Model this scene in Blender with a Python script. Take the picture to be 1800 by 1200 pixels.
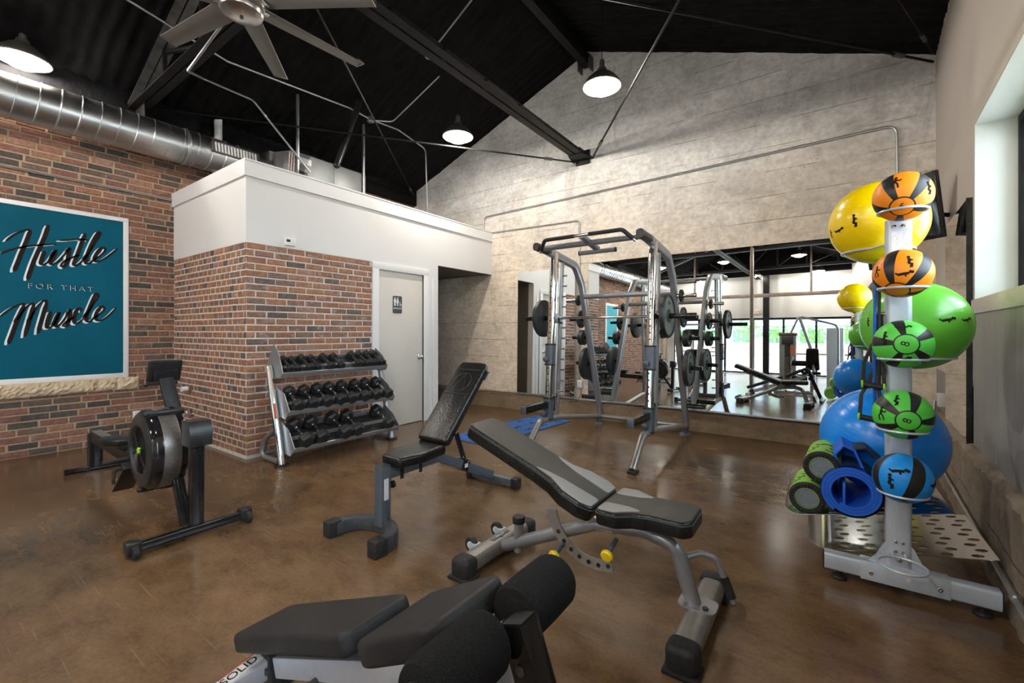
import bpy, bmesh, math, random
from mathutils import Vector, Matrix, Euler, noise
random.seed(7)
for o in list(bpy.data.objects):
    bpy.data.objects.remove(o)
SC = bpy.context.scene
COL = SC.collection
PI = math.pi

# ------------------------------------------------------------------ camera
cam_d = bpy.data.cameras.new('camera')
cam_d.lens = 772.4 / 1800 * 36
cam_d.sensor_width = 36
cam_d.shift_y = -(600 - 583.7) / 1800
cam_d.clip_start = 0.02
cam = bpy.data.objects.new('camera', cam_d)
COL.objects.link(cam)
cam.location = (0, 0, 1.25)
cam.rotation_euler = (PI / 2, 0, math.radians(35.4))
SC.camera = cam

# ------------------------------------------------------------------ world, exposure
w = bpy.data.worlds.new('sky')
SC.world = w
w.use_nodes = True
nt = w.node_tree
bg = nt.nodes['Background']
bg.inputs['Color'].default_value = (0.78, 0.89, 1.0, 1)
bg.inputs['Strength'].default_value = 14.0
SC.view_settings.view_transform = 'Standard'
SC.view_settings.look = 'None'
SC.view_settings.exposure = 0.0
SC.view_settings.gamma = 1
SC.view_settings.use_curve_mapping = False
LAMP_W = 18.5

# ------------------------------------------------------------------ helpers
def V(*a):
    return Vector(a)

def frame(origin, z, x=None):
    z = Vector(z).normalized()
    if x is None:
        x = Vector((1, 0, 0)) if abs(z.x) < 0.9 else Vector((0, 1, 0))
    x = Vector(x)
    x = (x - z * x.dot(z)).normalized()
    y = z.cross(x)
    m = Matrix((x, y, z)).transposed().to_4x4()
    m.translation = Vector(origin)
    return m

def fillet(pts, r, n=5):
    pts = [Vector(p) for p in pts]
    out = [pts[0]]
    for i in range(1, len(pts) - 1):
        a, b, c = pts[i - 1], pts[i], pts[i + 1]
        u, v = (a - b), (c - b)
        lu, lv = u.length, v.length
        if lu < 1e-6 or lv < 1e-6:
            continue
        u /= lu; v /= lv
        ang = u.angle(v)
        if abs(ang - PI) < 0.02:
            out.append(b); continue
        t = min(r / math.tan(ang / 2), lu * .48, lv * .48)
        p0, p1 = b + u * t, b + v * t
        for k in range(n + 1):
            s = k / n
            out.append(p0 * (1 - s) ** 2 + b * 2 * s * (1 - s) + p1 * s ** 2)
    out.append(pts[-1])
    return out

def rrect(w, h, r, n=4):
    r = min(r, w / 2 - 1e-4, h / 2 - 1e-4)
    out = []
    for cx, cy, a0 in ((w/2-r, h/2-r, 0), (-w/2+r, h/2-r, PI/2), (-w/2+r, -h/2+r, PI), (w/2-r, -h/2+r, 1.5*PI)):
        for k in range(n + 1):
            a = a0 + PI / 2 * k / n
            out.append((cx + r * math.cos(a), cy + r * math.sin(a)))
    return out

def circ(r, n=12):
    return [(r * math.cos(2*PI*k/n), r * math.sin(2*PI*k/n)) for k in range(n)]

class MB:
    def __init__(s, M=None):
        s.v = []; s.f = []; s.mi = []; s.M = M or Matrix.Identity(4); s.cur = 0
    def at(s, M):
        s.M = M; return s
    def add(s, vs, fs):
        o = len(s.v)
        M = s.M
        s.v += [tuple(M @ Vector(p)) for p in vs]
        s.f += [tuple(i + o for i in f) for f in fs]
        s.mi += [s.cur] * len(fs)
        return s
    def box(s, c, size, rot=None, bev=0.0, seg=2):
        sx, sy, sz = [q / 2 for q in size]
        R = Matrix.Identity(3)
        if rot is not None:
            R = rot.to_3x3() if isinstance(rot, (Matrix,)) else Euler(rot).to_matrix()
        c = Vector(c)
        if bev <= 0:
            vs = [(x, y, z) for x in (-sx, sx) for y in (-sy, sy) for z in (-sz, sz)]
            fs = [(0,1,3,2), (4,6,7,5), (0,4,5,1), (2,3,7,6), (0,2,6,4), (1,5,7,3)]
        else:
            bm = bmesh.new()
            bmesh.ops.create_cube(bm, size=1)
            for v in bm.verts:
                v.co = Vector((v.co.x * 2*sx, v.co.y * 2*sy, v.co.z * 2*sz))
            bmesh.ops.bevel(bm, geom=bm.edges[:], offset=min(bev, sx*.95, sy*.95, sz*.95), segments=seg, profile=.5, affect='EDGES')
            bm.verts.index_update()
            vs = [tuple(v.co) for v in bm.verts]
            fs = [tuple(v.index for v in f.verts) for f in bm.faces]
            bm.free()
        return s.add([tuple(R @ Vector(p) + c) for p in vs], fs)
    def span(s, a, b, bev=0.0):
        a, b = Vector(a), Vector(b)
        return s.box((a + b) / 2, [abs(q) for q in (b - a)], None, bev)
    def sweep(s, prof, pts, up=None, closed=False, caps=True, scales=None):
        pts = [Vector(p) for p in pts]
        n = len(pts); m = len(prof)
        tan = []
        for i in range(n):
            if closed:
                t = pts[(i+1) % n] - pts[i-1]
            else:
                t = pts[min(i+1, n-1)] - pts[max(i-1, 0)]
            tan.append(t.normalized())
        t0 = tan[0]
        up = Vector(up) if up is not None else (Vector((0,0,1)) if abs(t0.z) < .9 else Vector((0,1,0)))
        nrm = (up - t0 * up.dot(t0)).normalized()
        vs = []
        for i in range(n):
            t = tan[i]
            nrm = (nrm - t * nrm.dot(t)).normalized()
            bi = nrm.cross(t)
            # mitre
            sc = 1.0
            k = scales[i] if scales else 1.0
            for (a, b) in prof:
                vs.append(tuple(pts[i] + bi * (a * k) + nrm * (b * k)))
        fs = []
        for i in range(n if closed else n - 1):
            j = (i + 1) % n
            for q in range(m):
                r = (q + 1) % m
                fs.append((i*m+q, j*m+q, j*m+r, i*m+r))
        if not closed and caps:
            fs.append(tuple(range(m)))
            fs.append(tuple(range((n-1)*m + m - 1, (n-1)*m - 1, -1)))
        return s.add(vs, fs)
    def tube(s, pts, r, n=10, fil=0.0, closed=False, up=None, seg=5):
        if fil > 0: pts = fillet(pts, fil, seg)
        return s.sweep(circ(r, n), pts, up, closed)
    def bar(s, pts, w, h, r=0.004, fil=0.0, up=None, n=2, seg=5):
        if fil > 0: pts = fillet(pts, fil, seg)
        return s.sweep(rrect(w, h, r, n), pts, up)
    def cyl(s, a, b, r, r2=None, n=16):
        a, b = Vector(a), Vector(b)
        return s.sweep(circ(1, n), [a, b], scales=[r, r if r2 is None else r2])
    def lathe(s, prof, n=24, M=None, closed=False):
        vs = []; fs = []
        m = len(prof)
        for k in range(n):
            a = 2*PI*k/n
            for (r, z) in prof:
                p = Vector((r*math.cos(a), r*math.sin(a), z))
                vs.append(tuple(M @ p) if M else tuple(p))
        for k in range(n):
            j = (k+1) % n
            for q in range(m - 1 if not closed else m):
                t = (q+1) % m
                fs.append((k*m+q, j*m+q, j*m+t, k*m+t))
        return s.add(vs, fs)
    def prism(s, poly, z0, z1, M=None):
        m = len(poly)
        vs = [(x, y, z0) for x, y in poly] + [(x, y, z1) for x, y in poly]
        if M: vs = [tuple(M @ Vector(p)) for p in vs]
        fs = [tuple(range(m-1, -1, -1)), tuple(range(m, 2*m))]
        for q in range(m):
            r = (q+1) % m
            fs.append((q, r, m+r, m+q))
        return s.add(vs, fs)
    def pad(s, poly, th, r, M=None, n=4, z0=0.0, rb=None):
        """cushion: outline extruded with rounded top and bottom rims, top gently crowned"""
        m = len(poly)
        P = [Vector((x, y)) for x, y in poly]
        N = []
        for i in range(m):
            e1 = (P[i] - P[i-1]); e2 = (P[(i+1) % m] - P[i])
            n1 = Vector((e1.y, -e1.x)).normalized(); n2 = Vector((e2.y, -e2.x)).normalized()
            q = (n1 + n2)
            q = q.normalized() if q.length > 1e-6 else n1
            N.append(q)
        rb = r if rb is None else rb
        layers = []
        for k in range(n + 1):
            a = PI/2 * k / n
            layers.append((rb * (1 - math.sin(a)), rb * (1 - math.cos(a))))
        for k in range(n + 1):
            a = PI/2 * k / n
            layers.append((r * (1 - math.cos(a)), th - r * (1 - math.sin(a))))
        vs = []
        for (ins, z) in layers:
            for i in range(m):
                p = P[i] - N[i] * ins
                vs.append((p.x, p.y, z0 + z))
        if M: vs = [tuple(M @ Vector(p)) for p in vs]
        fs = [tuple(range(m-1, -1, -1))]
        L = len(layers)
        for l in range(L - 1):
            for q in range(m):
                t = (q+1) % m
                fs.append((l*m+q, l*m+t, (l+1)*m+t, (l+1)*m+q))
        fs.append(tuple(range((L-1)*m, L*m)))
        return s.add(vs, fs)
    def sphere(s, c, r, n=24, m=14, sc=(1,1,1)):
        c = Vector(c)
        vs = [tuple(c + Vector((0,0,-r*sc[2])))]
        for i in range(1, m):
            t = -PI/2 + PI*i/m
            for k in range(n):
                a = 2*PI*k/n
                vs.append(tuple(c + Vector((r*math.cos(t)*math.cos(a)*sc[0], r*math.cos(t)*math.sin(a)*sc[1], r*math.sin(t)*sc[2]))))
        vs.append(tuple(c + Vector((0,0,r*sc[2]))))
        fs = []
        for k in range(n):
            fs.append((0, 1+(k+1) % n, 1+k))
        for i in range(m-2):
            for k in range(n):
                a, b = 1+i*n+k, 1+i*n+(k+1) % n
                fs.append((a, b, b+n, a+n))
        top = len(vs)-1
        for k in range(n):
            fs.append((1+(m-2)*n+k, 1+(m-2)*n+(k+1) % n, top))
        return s.add(vs, fs)
    def torus(s, c, R, r, axis=(0,0,1), n=28, m=8, sc=1.0):
        M = frame(c, axis)
        pts = [M @ Vector((R*math.cos(2*PI*k/n), R*sc*math.sin(2*PI*k/n), 0)) for k in range(n)]
        return s.sweep(circ(r, m), pts, up=axis, closed=True)
    def mesh(s, name, mats, smooth=35):
        me = bpy.data.meshes.new(name)
        me.from_pydata(s.v, [], s.f)
        for m in (mats if isinstance(mats, (list, tuple)) else [mats]):
            me.materials.append(m)
        if isinstance(mats, (list, tuple)) and len(mats) > 1:
            me.polygons.foreach_set('material_index', s.mi)
        bm = bmesh.new(); bm.from_mesh(me)
        bmesh.ops.recalc_face_normals(bm, faces=bm.faces)
        bm.to_mesh(me); bm.free()
        if smooth:
            me.polygons.foreach_set('use_smooth', [True] * len(me.polygons))
            me.set_sharp_from_angle(angle=math.radians(smooth))
        me.update()
        return me
    def build(s, name, mat, parent=None, label=None, kind=None, smooth=35):
        o = bpy.data.objects.new(name, s.mesh(name, mat, smooth))
        COL.objects.link(o)
        if parent is not None: o.parent = parent
        if label: o['label'] = label
        if kind: o['kind'] = kind
        return o

def thing(name, label, cat, loc=(0,0,0), rz=0.0, group=None, rot=None):
    o = bpy.data.objects.new(name, None)
    COL.objects.link(o)
    o.empty_display_size = .1
    o.location = loc
    o.rotation_euler = rot if rot is not None else (0, 0, rz)
    o['label'] = label; o['category'] = cat
    if group: o['group'] = group
    return o

def tag(o, label, cat, group=None):
    o['label'] = label; o['category'] = cat
    if group: o['group'] = group
    return o

def struct(o, label=None):
    o['kind'] = 'structure'
    if label: o['label'] = label
    return o

def copy_tree(o, parent=None):
    c = o.copy(); COL.objects.link(c); c.parent = parent
    for ch in list(o.children): copy_tree(ch, c)
    return c

def text_obj(name, body, size, M, mat, parent=None, ext=0.0006, spacing=1.0):
    cu = bpy.data.curves.new(name, 'FONT')
    cu.body = body; cu.size = size; cu.align_x = 'CENTER'; cu.align_y = 'CENTER'
    cu.extrude = ext; cu.space_character = spacing
    cu.materials.append(mat)
    tmp = bpy.data.objects.new(name, cu)
    me = bpy.data.meshes.new_from_object(tmp)
    bpy.data.objects.remove(tmp); bpy.data.curves.remove(cu)
    o = bpy.data.objects.new(name, me)
    COL.objects.link(o)
    if parent is not None: o.parent = parent
    o.matrix_local = M
    return o

# ------------------------------------------------------------------ materials
def mat(name, col, rough=.5, metal=0.0, spec=.5, coat=0.0, var=None, bump=None, rvar=None, emit=None, sheen=0.0):
    """var=(scale, col2, detail, stretch xyz); bump=(scale, strength, detail); rvar=(scale, rough2)"""
    m = bpy.data.materials.new(name)
    m.use_nodes = True
    t = m.node_tree; N = t.nodes; L = t.links
    b = N['Principled BSDF']
    b.inputs['Base Color'].default_value = (*col, 1)
    b.inputs['Roughness'].default_value = rough
    b.inputs['Metallic'].default_value = metal
    b.inputs['Specular IOR Level'].default_value = spec
    b.inputs['Coat Weight'].default_value = coat
    if sheen: b.inputs['Sheen Weight'].default_value = sheen
    tc = N.new('ShaderNodeTexCoord')
    if var:
        mp = N.new('ShaderNodeMapping'); L.new(tc.outputs['Object'], mp.inputs['Vector'])
        if len(var) > 3: mp.inputs['Scale'].default_value = var[3]
        nz = N.new('ShaderNodeTexNoise'); nz.inputs['Scale'].default_value = var[0]
        nz.inputs['Detail'].default_value = var[2] if len(var) > 2 else 4
        L.new(mp.outputs['Vector'], nz.inputs['Vector'])
        cr = N.new('ShaderNodeValToRGB')
        cr.color_ramp.elements[0].position = .3; cr.color_ramp.elements[1].position = .7
        cr.color_ramp.elements[0].color = (*col, 1); cr.color_ramp.elements[1].color = (*var[1], 1)
        L.new(nz.outputs['Fac'], cr.inputs['Fac']); L.new(cr.outputs['Color'], b.inputs['Base Color'])
    if rvar:
        nz = N.new('ShaderNodeTexNoise'); nz.inputs['Scale'].default_value = rvar[0]; nz.inputs['Detail'].default_value = 4
        L.new(tc.outputs['Object'], nz.inputs['Vector'])
        mr = N.new('ShaderNodeMapRange'); mr.inputs['From Min'].default_value = .3; mr.inputs['From Max'].default_value = .7
        mr.inputs['To Min'].default_value = rough; mr.inputs['To Max'].default_value = rvar[1]
        L.new(nz.outputs['Fac'], mr.inputs['Value']); L.new(mr.outputs['Result'], b.inputs['Roughness'])
    if bump:
        nz = N.new('ShaderNodeTexNoise'); nz.inputs['Scale'].default_value = bump[0]
        nz.inputs['Detail'].default_value = bump[2] if len(bump) > 2 else 3
        L.new(tc.outputs['Object'], nz.inputs['Vector'])
        bp = N.new('ShaderNodeBump'); bp.inputs['Strength'].default_value = bump[1]; bp.inputs['Distance'].default_value = .01
        L.new(nz.outputs['Fac'], bp.inputs['Height']); L.new(bp.outputs['Normal'], b.inputs['Normal'])
    if emit:
        b.inputs['Emission Color'].default_value = (*emit[0], 1); b.inputs['Emission Strength'].default_value = emit[1]
    return m

class NB:
    """tiny node-graph helper"""
    def __init__(s, name):
        s.m = bpy.data.materials.new(name); s.m.use_nodes = True
        s.t = s.m.node_tree; s.b = s.t.nodes['Principled BSDF']
        s.tc = s.t.nodes.new('ShaderNodeTexCoord')
    def n(s, ty, **kw):
        x = s.t.nodes.new(ty)
        for k, v in kw.items():
            if hasattr(x, k) and not k[0].isupper(): setattr(x, k, v)
            else: x.inputs[k.replace('_', ' ')].default_value = v
        return x
    def l(s, a, b): s.t.links.new(a, b)
    def map(s, scale=(1,1,1), loc=(0,0,0), rot=(0,0,0), out='Object'):
        mp = s.n('ShaderNodeMapping'); s.l(s.tc.outputs[out], mp.inputs['Vector'])
        mp.inputs['Scale'].default_value = scale; mp.inputs['Location'].default_value = loc; mp.inputs['Rotation'].default_value = rot
        return mp.outputs['Vector']
    def noise(s, vec, scale, detail=4, rough=.5, dist=0.0):
        x = s.n('ShaderNodeTexNoise'); s.l(vec, x.inputs['Vector'])
        x.inputs['Scale'].default_value = scale; x.inputs['Detail'].default_value = detail
        x.inputs['Roughness'].default_value = rough; x.inputs['Distortion'].default_value = dist
        return x.outputs['Fac']
    def ramp(s, fac, stops):
        x = s.n('ShaderNodeValToRGB'); s.l(fac, x.inputs['Fac'])
        e = x.color_ramp.elements
        while len(e) < len(stops): e.new(.5)
        for i, (p, c) in enumerate(stops):
            e[i].position = p
            e[i].color = (*c, 1) if isinstance(c, tuple) else (c, c, c, 1)
        return x.outputs['Color']
    def mix(s, fac, a, b, mode='MIX'):
        x = s.n('ShaderNodeMix'); x.data_type = 'RGBA'; x.blend_type = mode
        for sock, v in ((x.inputs[0], fac), (x.inputs[6], a), (x.inputs[7], b)):
            if isinstance(v, (int, float)): sock.default_value = v
            elif isinstance(v, tuple): sock.default_value = (*v, 1)
            else: s.l(v, sock)
        return x.outputs[2]
    def math(s, op, a, b=0.0, c=None):
        x = s.n('ShaderNodeMath'); x.operation = op
        for i, v in enumerate((a, b, c)):
            if v is None: continue
            if isinstance(v, (int, float)): x.inputs[i].default_value = v
            else: s.l(v, x.inputs[i])
        return x.outputs[0]
    def bump(s, h, strength=.3, dist=.01):
        x = s.n('ShaderNodeBump'); x.inputs['Strength'].default_value = strength; x.inputs['Distance'].default_value = dist
        s.l(h, x.inputs['Height']); s.l(x.outputs['Normal'], s.b.inputs['Normal'])
    def col(s, c): s.l(c, s.b.inputs['Base Color'])
    def set(s, **kw):
        for k, v in kw.items(): s.b.inputs[k.replace('_', ' ')].default_value = v
        return s

# floor: stained, sealed concrete
g = NB('stained_concrete_floor')
p = g.map()
a = g.noise(p, .75, 5, .55, .2)
b_ = g.noise(g.map((1, 1.7, 1), rot=(0, 0, .6)), 3.4, 8, .68)
f_ = g.noise(p, 55, 4, .7)
c1 = g.ramp(a, [(.28, (.104, .060, .029)), (.5, (.148, .087, .043)), (.75, (.200, .122, .064))])
c2 = g.ramp(b_, [(.30, (.60, .59, .58)), (.70, (1.22, 1.21, 1.19))])
c = g.mix(1.0, c1, c2, 'MULTIPLY')
c = g.mix(1.0, c, g.ramp(f_, [(.3, .84), (.7, 1.14)]), 'MULTIPLY')
ss = None
for k, (rt, sc_) in enumerate(((.35, 1.6), (1.1, 2.1), (1.9, 1.4), (2.7, 1.9))):
    n_ = g.noise(g.map((sc_, sc_ * 46, 1), loc=(k * 3.1, k, 0), rot=(0, 0, rt)), 1.0, 2, .5)
    line = g.ramp(n_, [(.665, 0.0), (.70, 1.0)])
    msk = g.ramp(g.noise(g.map(loc=(k * 5, 2, 0)), 2.3, 3), [(.5, 0.0), (.62, 1.0)])
    q_ = g.math('MULTIPLY', line, msk)
    ss = q_ if ss is None else g.math('MAXIMUM', ss, q_)
sp = g.ramp(g.noise(p, 75, 2, .6), [(.70, 0.0), (.76, 1.0)])
ss = g.math('MAXIMUM', ss, g.math('MULTIPLY', sp, .8))
c = g.mix(g.math('MULTIPLY', ss, .17), c, (.42, .33, .24))
g.col(c)
r_ = g.n('ShaderNodeMapRange', From_Min=.3, From_Max=.7, To_Min=.15, To_Max=.25); g.l(b_, r_.inputs['Value']); g.l(r_.outputs[0], g.b.inputs['Roughness'])
g.b.inputs['Specular IOR Level'].default_value = .5
M_FLOOR = g.m

# board-formed concrete wall
def concrete(name, tint_lo, tint_hi, zlo=2.2, zhi=3.6, dark=1.0):
    g = NB(name)
    p = g.map(out='Object')
    sep = g.n('ShaderNodeSeparateXYZ'); g.l(p, sep.inputs[0])
    zz = g.math('ADD', sep.outputs['Z'], g.math('MULTIPLY', g.noise(p, .9, 3), 1.6))
    t = g.n('ShaderNodeMapRange', From_Min=zlo + .8, From_Max=zhi + .8); g.l(zz, t.inputs['Value'])
    base = g.mix(t.outputs[0], tint_lo, tint_hi)
    n1 = g.noise(p, 1.3, 8, .62, .5)
    base = g.mix(1.0, base, g.ramp(n1, [(.3, .78 * dark), (.52, 1.0 * dark), (.72, 1.12 * dark)]), 'MULTIPLY')
    n2 = g.noise(g.map((1, 1, 2.2)), 6.5, 7, .7)
    base = g.mix(1.0, base, g.ramp(n2, [(.32, .80), (.7, 1.10)]), 'MULTIPLY')
    n3 = g.noise(p, 19, 7, .72)
    base = g.mix(1.0, base, g.ramp(n3, [(.36, .84), (.62, 1.07)]), 'MULTIPLY')
    n4 = g.noise(g.map((1, 1, .55), loc=(4, 0, 7)), 2.4, 6, .7, .8)
    base = g.mix(1.0, base, g.ramp(n4, [(.30, .74), (.46, 1.0), (.60, 1.0), (.74, 1.13)]), 'MULTIPLY')
    # board seams
    zw = g.math('ADD', sep.outputs['Z'], g.math('MULTIPLY', g.noise(g.map((.7, .7, .2)), 1.0, 2), .035))
    fr = g.math('FRACT', g.math('DIVIDE', zw, .285))
    seam = g.ramp(fr, [(0.0, 0.0), (.012, 0.0), (.03, 1.0), (1.0, 1.0)])
    brk = g.ramp(g.noise(g.map((1, 1, 3)), 2.2, 4), [(.42, 1.0), (.55, 0.0)])
    seamf = g.math('MAXIMUM', seam, brk)
    base = g.mix(1.0, base, g.mix(seamf, (.45, .41, .36), (1., 1., 1.)), 'MULTIPLY')
    # pits
    vo = g.n('ShaderNodeTexVoronoi'); g.l(g.map(), vo.inputs['Vector']); vo.inputs['Scale'].default_value = 15
    pit = g.ramp(vo.outputs['Distance'], [(.05, 0.0), (.11, 1.0)])
    pm = g.ramp(g.noise(p, 2.7, 3), [(.5, 1.0), (.62, 0.0)])
    pitf = g.math('MAXIMUM', pit, pm)
    base = g.mix(1.0, base, g.mix(pitf, (.42, .36, .3), (1., 1., 1.)), 'MULTIPLY')
    g.col(base)
    h = g.math('ADD', g.math('MULTIPLY', seamf, .6), g.math('ADD', g.math('MULTIPLY', pitf, .5), g.math('MULTIPLY', g.noise(p, 28, 5), .5)))
    g.bump(h, .6, .012)
    g.set(Roughness=.85)
    return g.m
M_CONC = concrete('board_formed_concrete', (.84, .71, .565), (.73, .705, .665))
M_CONC_LO = concrete('stained_concrete_plinth', (.27, .19, .115), (.27, .21, .14), dark=.95)
M_CONC_R = concrete('rough_concrete_base', (.27, .215, .155), (.27, .22, .165))

def brick_mat(name, cols, rough=.85, bw=.12):
    g = NB(name)
    oi = g.n('ShaderNodeObjectInfo'); ge = g.n('ShaderNodeNewGeometry')
    f = g.math('FRACT', g.math('ADD', oi.outputs['Random'], ge.outputs['Random Per Island']))
    n = len(cols)
    x = g.n('ShaderNodeValToRGB'); g.l(f, x.inputs['Fac']); x.color_ramp.interpolation = 'CONSTANT'
    e = x.color_ramp.elements
    while len(e) < n: e.new(.5)
    for i, c in enumerate(cols):
        e[i].position = i / n; e[i].color = (*c, 1)
    gp = ge.outputs['Position']
    nz = g.n('ShaderNodeTexNoise'); g.l(gp, nz.inputs['Vector']); nz.inputs['Scale'].default_value = 38; nz.inputs['Detail'].default_value = 6
    c = g.mix(1.0, x.outputs['Color'], g.ramp(nz.outputs['Fac'], [(.3, .68), (.7, 1.25)]), 'MULTIPLY')
    nz2 = g.n('ShaderNodeTexNoise'); g.l(gp, nz2.inputs['Vector']); nz2.inputs['Scale'].default_value = 9; nz2.inputs['Detail'].default_value = 8; nz2.inputs['Roughness'].default_value = .7
    c = g.mix(g.math('MULTIPLY', g.ramp(nz2.outputs['Fac'], [(.56, 0.0), (.72, 1.0)]), bw * 4), c, (.50, .45, .41))
    g.col(c)
    g.bump(nz.outputs['Fac'], .5, .006)
    g.set(Roughness=rough)
    return g.m
M_BRICK_L = brick_mat('old_brick_dark', [(0.226,0.098,0.069), (0.122,0.080,0.066), (0.262,0.118,0.077), (0.061,0.049,0.046), (0.203,0.092,0.068), (0.288,0.149,0.097), (0.079,0.062,0.054), (0.238,0.112,0.082), (0.151,0.091,0.071), (0.180,0.085,0.067)], bw=.05)
M_BRICK_B = brick_mat('reclaimed_brick_orange', [(0.300,0.145,0.085), (0.232,0.120,0.080), (0.345,0.158,0.084), (0.197,0.120,0.088), (0.277,0.127,0.076), (0.123,0.087,0.073), (0.312,0.164,0.113), (0.244,0.132,0.092), (0.323,0.151,0.084)], bw=.17)
M_MORT_L = mat('tan_mortar', (.44, .34, .225), .95, var=(20, (.34, .255, .165), 5), bump=(60, .5))
M_MORT_B = mat('pale_mortar', (.70, .65, .60), .95, var=(18, (.58, .53, .47), 5), bump=(60, .5))
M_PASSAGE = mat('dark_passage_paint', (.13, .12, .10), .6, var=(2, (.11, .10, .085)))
M_WHITE = mat('white_wall_paint', (.74, .73, .715), .55, var=(1.5, (.71, .695, .675), 3), bump=(120, .04))
M_TRIM = mat('white_trim_paint', (.78, .775, .77), .38, var=(3, (.74, .735, .73)))
M_DOOR = mat('cream_door_paint', (.66, .615, .555), .42, var=(2, (.63, .585, .525)))
M_TAUPE = mat('taupe_wall_paint', (.60, .535, .475), .5, var=(1.5, (.57, .505, .45)), bump=(90, .05))
M_GREYPANEL = mat('grey_wash_lower_wall', (.31, .295, .275), .6, var=(7, (.24, .228, .215), 6, (1, 5, .2)), bump=(30, .08))
M_REVEAL = mat('pale_window_reveal', (.74, .76, .72), .5, var=(2, (.71, .73, .69)))
M_FARWHITE = mat('far_wall_white', (.66, .65, .63), .6, var=(1.2, (.62, .61, .59)))
M_FOAM = mat('black_spray_foam', (.004, .0038, .0043), .75, spec=.12, var=(4, (.008, .0077, .0085), 6), bump=(16, .9, 8))
M_BLACKSTEEL = mat('black_painted_steel', (.006, .0058, .0058), .55, spec=.2, var=(7, (.013, .0125, .012), 7), bump=(45, .2))
M_GREYSTEEL = mat('worn_grey_steel', (.05, .05, .049), .45, metal=.3, var=(9, (.13, .127, .12), 8), bump=(40, .3))
M_BROWNSTEEL = mat('bare_brown_steel', (.13, .10, .08), .5, metal=.4, var=(6, (.20, .16, .125), 7))
M_EMT = mat('galvanised_conduit', (.52, .53, .54), .33, metal=.9, var=(8, (.44, .45, .46)))
M_DUCT = mat('galvanised_duct', (.56, .56, .55), .27, metal=1.0, var=(5, (.47, .47, .465), 5, (1, .3, 1)), rvar=(7, .38))
M_HVAC = mat('hvac_cabinet_metal', (.25, .26, .255), .5, metal=.4, var=(3, (.21, .22, .215)))
M_NICKEL = mat('brushed_nickel_fan', (.56, .545, .52), .28, metal=1.0, var=(30, (.50, .485, .46), 2, (1, 1, .1)))
M_BLADE = mat('fan_blade_silver', (.235, .215, .195), .45, metal=.5, var=(2, (.215, .197, .18)))
M_MIRROR = mat('mirror_silvering', (.90, .93, .92), .0, metal=1.0, var=(.6, (.91, .94, .93)))
M_MEDGE = mat('mirror_channel', (.50, .51, .52), .3, metal=.9, var=(6, (.45, .46, .47)))
M_CHROME = mat('chrome', (.80, .79, .77), .08, metal=1.0, var=(8, (.74, .73, .71)))
M_SILVER = mat('silver_powder_coat', (.31, .32, .34), .33, metal=.55, var=(60, (.28, .29, .31), 2), coat=.25)
M_SILVER2 = mat('warm_silver_tube', (.33, .315, .295), .30, metal=.6, var=(30, (.29, .275, .26), 2), coat=.2)
M_TOWER = mat('pale_silver_paint', (.58, .64, .72), .32, metal=.3, var=(50, (.55, .61, .69), 2), coat=.2)
M_ALU = mat('aluminium_sheet', (.55, .60, .68), .16, metal=1.0, var=(12, (.55, .56, .58), 3, (1, .2, 1)))  # bluish base stands in for the blue ball reflected in the shelves
M_RUBBER = mat('black_rubber', (.013, .013, .014), .55, spec=.25, var=(40, (.03, .03, .031)), bump=(90, .15))
M_HEX = mat('urethane_hex_head', (.014, .014, .015), .42, spec=.3, var=(30, (.03, .03, .031)), bump=(160, .12))
M_PLASTIC = mat('black_plastic', (.010, .010, .011), .32, spec=.35, var=(25, (.024, .024, .025)))
M_GLOSSBLK = mat('gloss_black_enamel', (.006, .006, .0065), .12, spec=.4, var=(10, (.016, .016, .017)), coat=.3)
M_VINYL = mat('black_vinyl', (.008, .0078, .0075), .27, spec=.35, var=(12, (.014, .0135, .013), 6), bump=(55, .22, 6))
M_VINYL_M = mat('matte_charcoal_vinyl', (.019, .0195, .020), .5, spec=.25, var=(9, (.026, .026, .027), 5), bump=(120, .12, 4))
M_VINYL_G = mat('grey_grain_vinyl', (.20, .19, .18), .42, spec=.35, var=(200, (.24, .23, .215), 2), bump=(260, .2))
M_VINYL_B = mat('charcoal_grain_vinyl', (.034, .030, .026), .42, spec=.3, var=(200, (.055, .049, .042), 2), bump=(260, .25))
M_FOAMR = mat('black_neoprene_foam', (.010, .0105, .0112), .95, spec=.1, var=(300, (.022, .0225, .0235), 2), bump=(420, .5))
M_SLATE = mat('slate_blue_steel', (.085, .105, .13), .40, metal=.25, var=(40, (.10, .12, .145), 2), coat=.15)
M_SILVERB = mat('light_silver_bench_frame', (.55, .57, .62), .35, metal=.35, var=(40, (.52, .54, .59), 2))
M_YELLOW = mat('yellow_knob', (.85, .62, .01), .35, var=(20, (.80, .57, .01)))
M_GREEN_AC = mat('lime_green_plastic', (.30, .75, .02), .4, var=(20, (.27, .70, .02)))
M_IRON = mat('cast_iron_plate', (.013, .014, .0145), .45, metal=.3, var=(30, (.035, .037, .037), 4), bump=(120, .2))
M_IRONFACE = mat('hammertone_plate_face', (.10, .135, .125), .32, metal=.4, var=(45, (.16, .20, .185), 5), bump=(90, .3))
M_STICKER = mat('white_sticker', (.75, .74, .72), .5, var=(90, (.55, .55, .55), 2, (1, 1, 4)))
M_ORANGESTK = mat('orange_warning_sticker', (.75, .14, .03), .5, var=(40, (.65, .12, .03)))
M_WPLASTIC = mat('white_plastic', (.80, .79, .77), .4, var=(20, (.76, .75, .73)))
M_LCD = mat('dark_lcd', (.03, .035, .035), .15, var=(30, (.04, .045, .045)))
M_BRASS = mat('brass', (.55, .38, .18), .3, metal=.9, var=(20, (.48, .33, .15)))
M_STONE = mat('split_limestone', (.70, .58, .42), .9, var=(16, (.52, .39, .24), 7), bump=(34, 1.0, 8))
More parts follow.
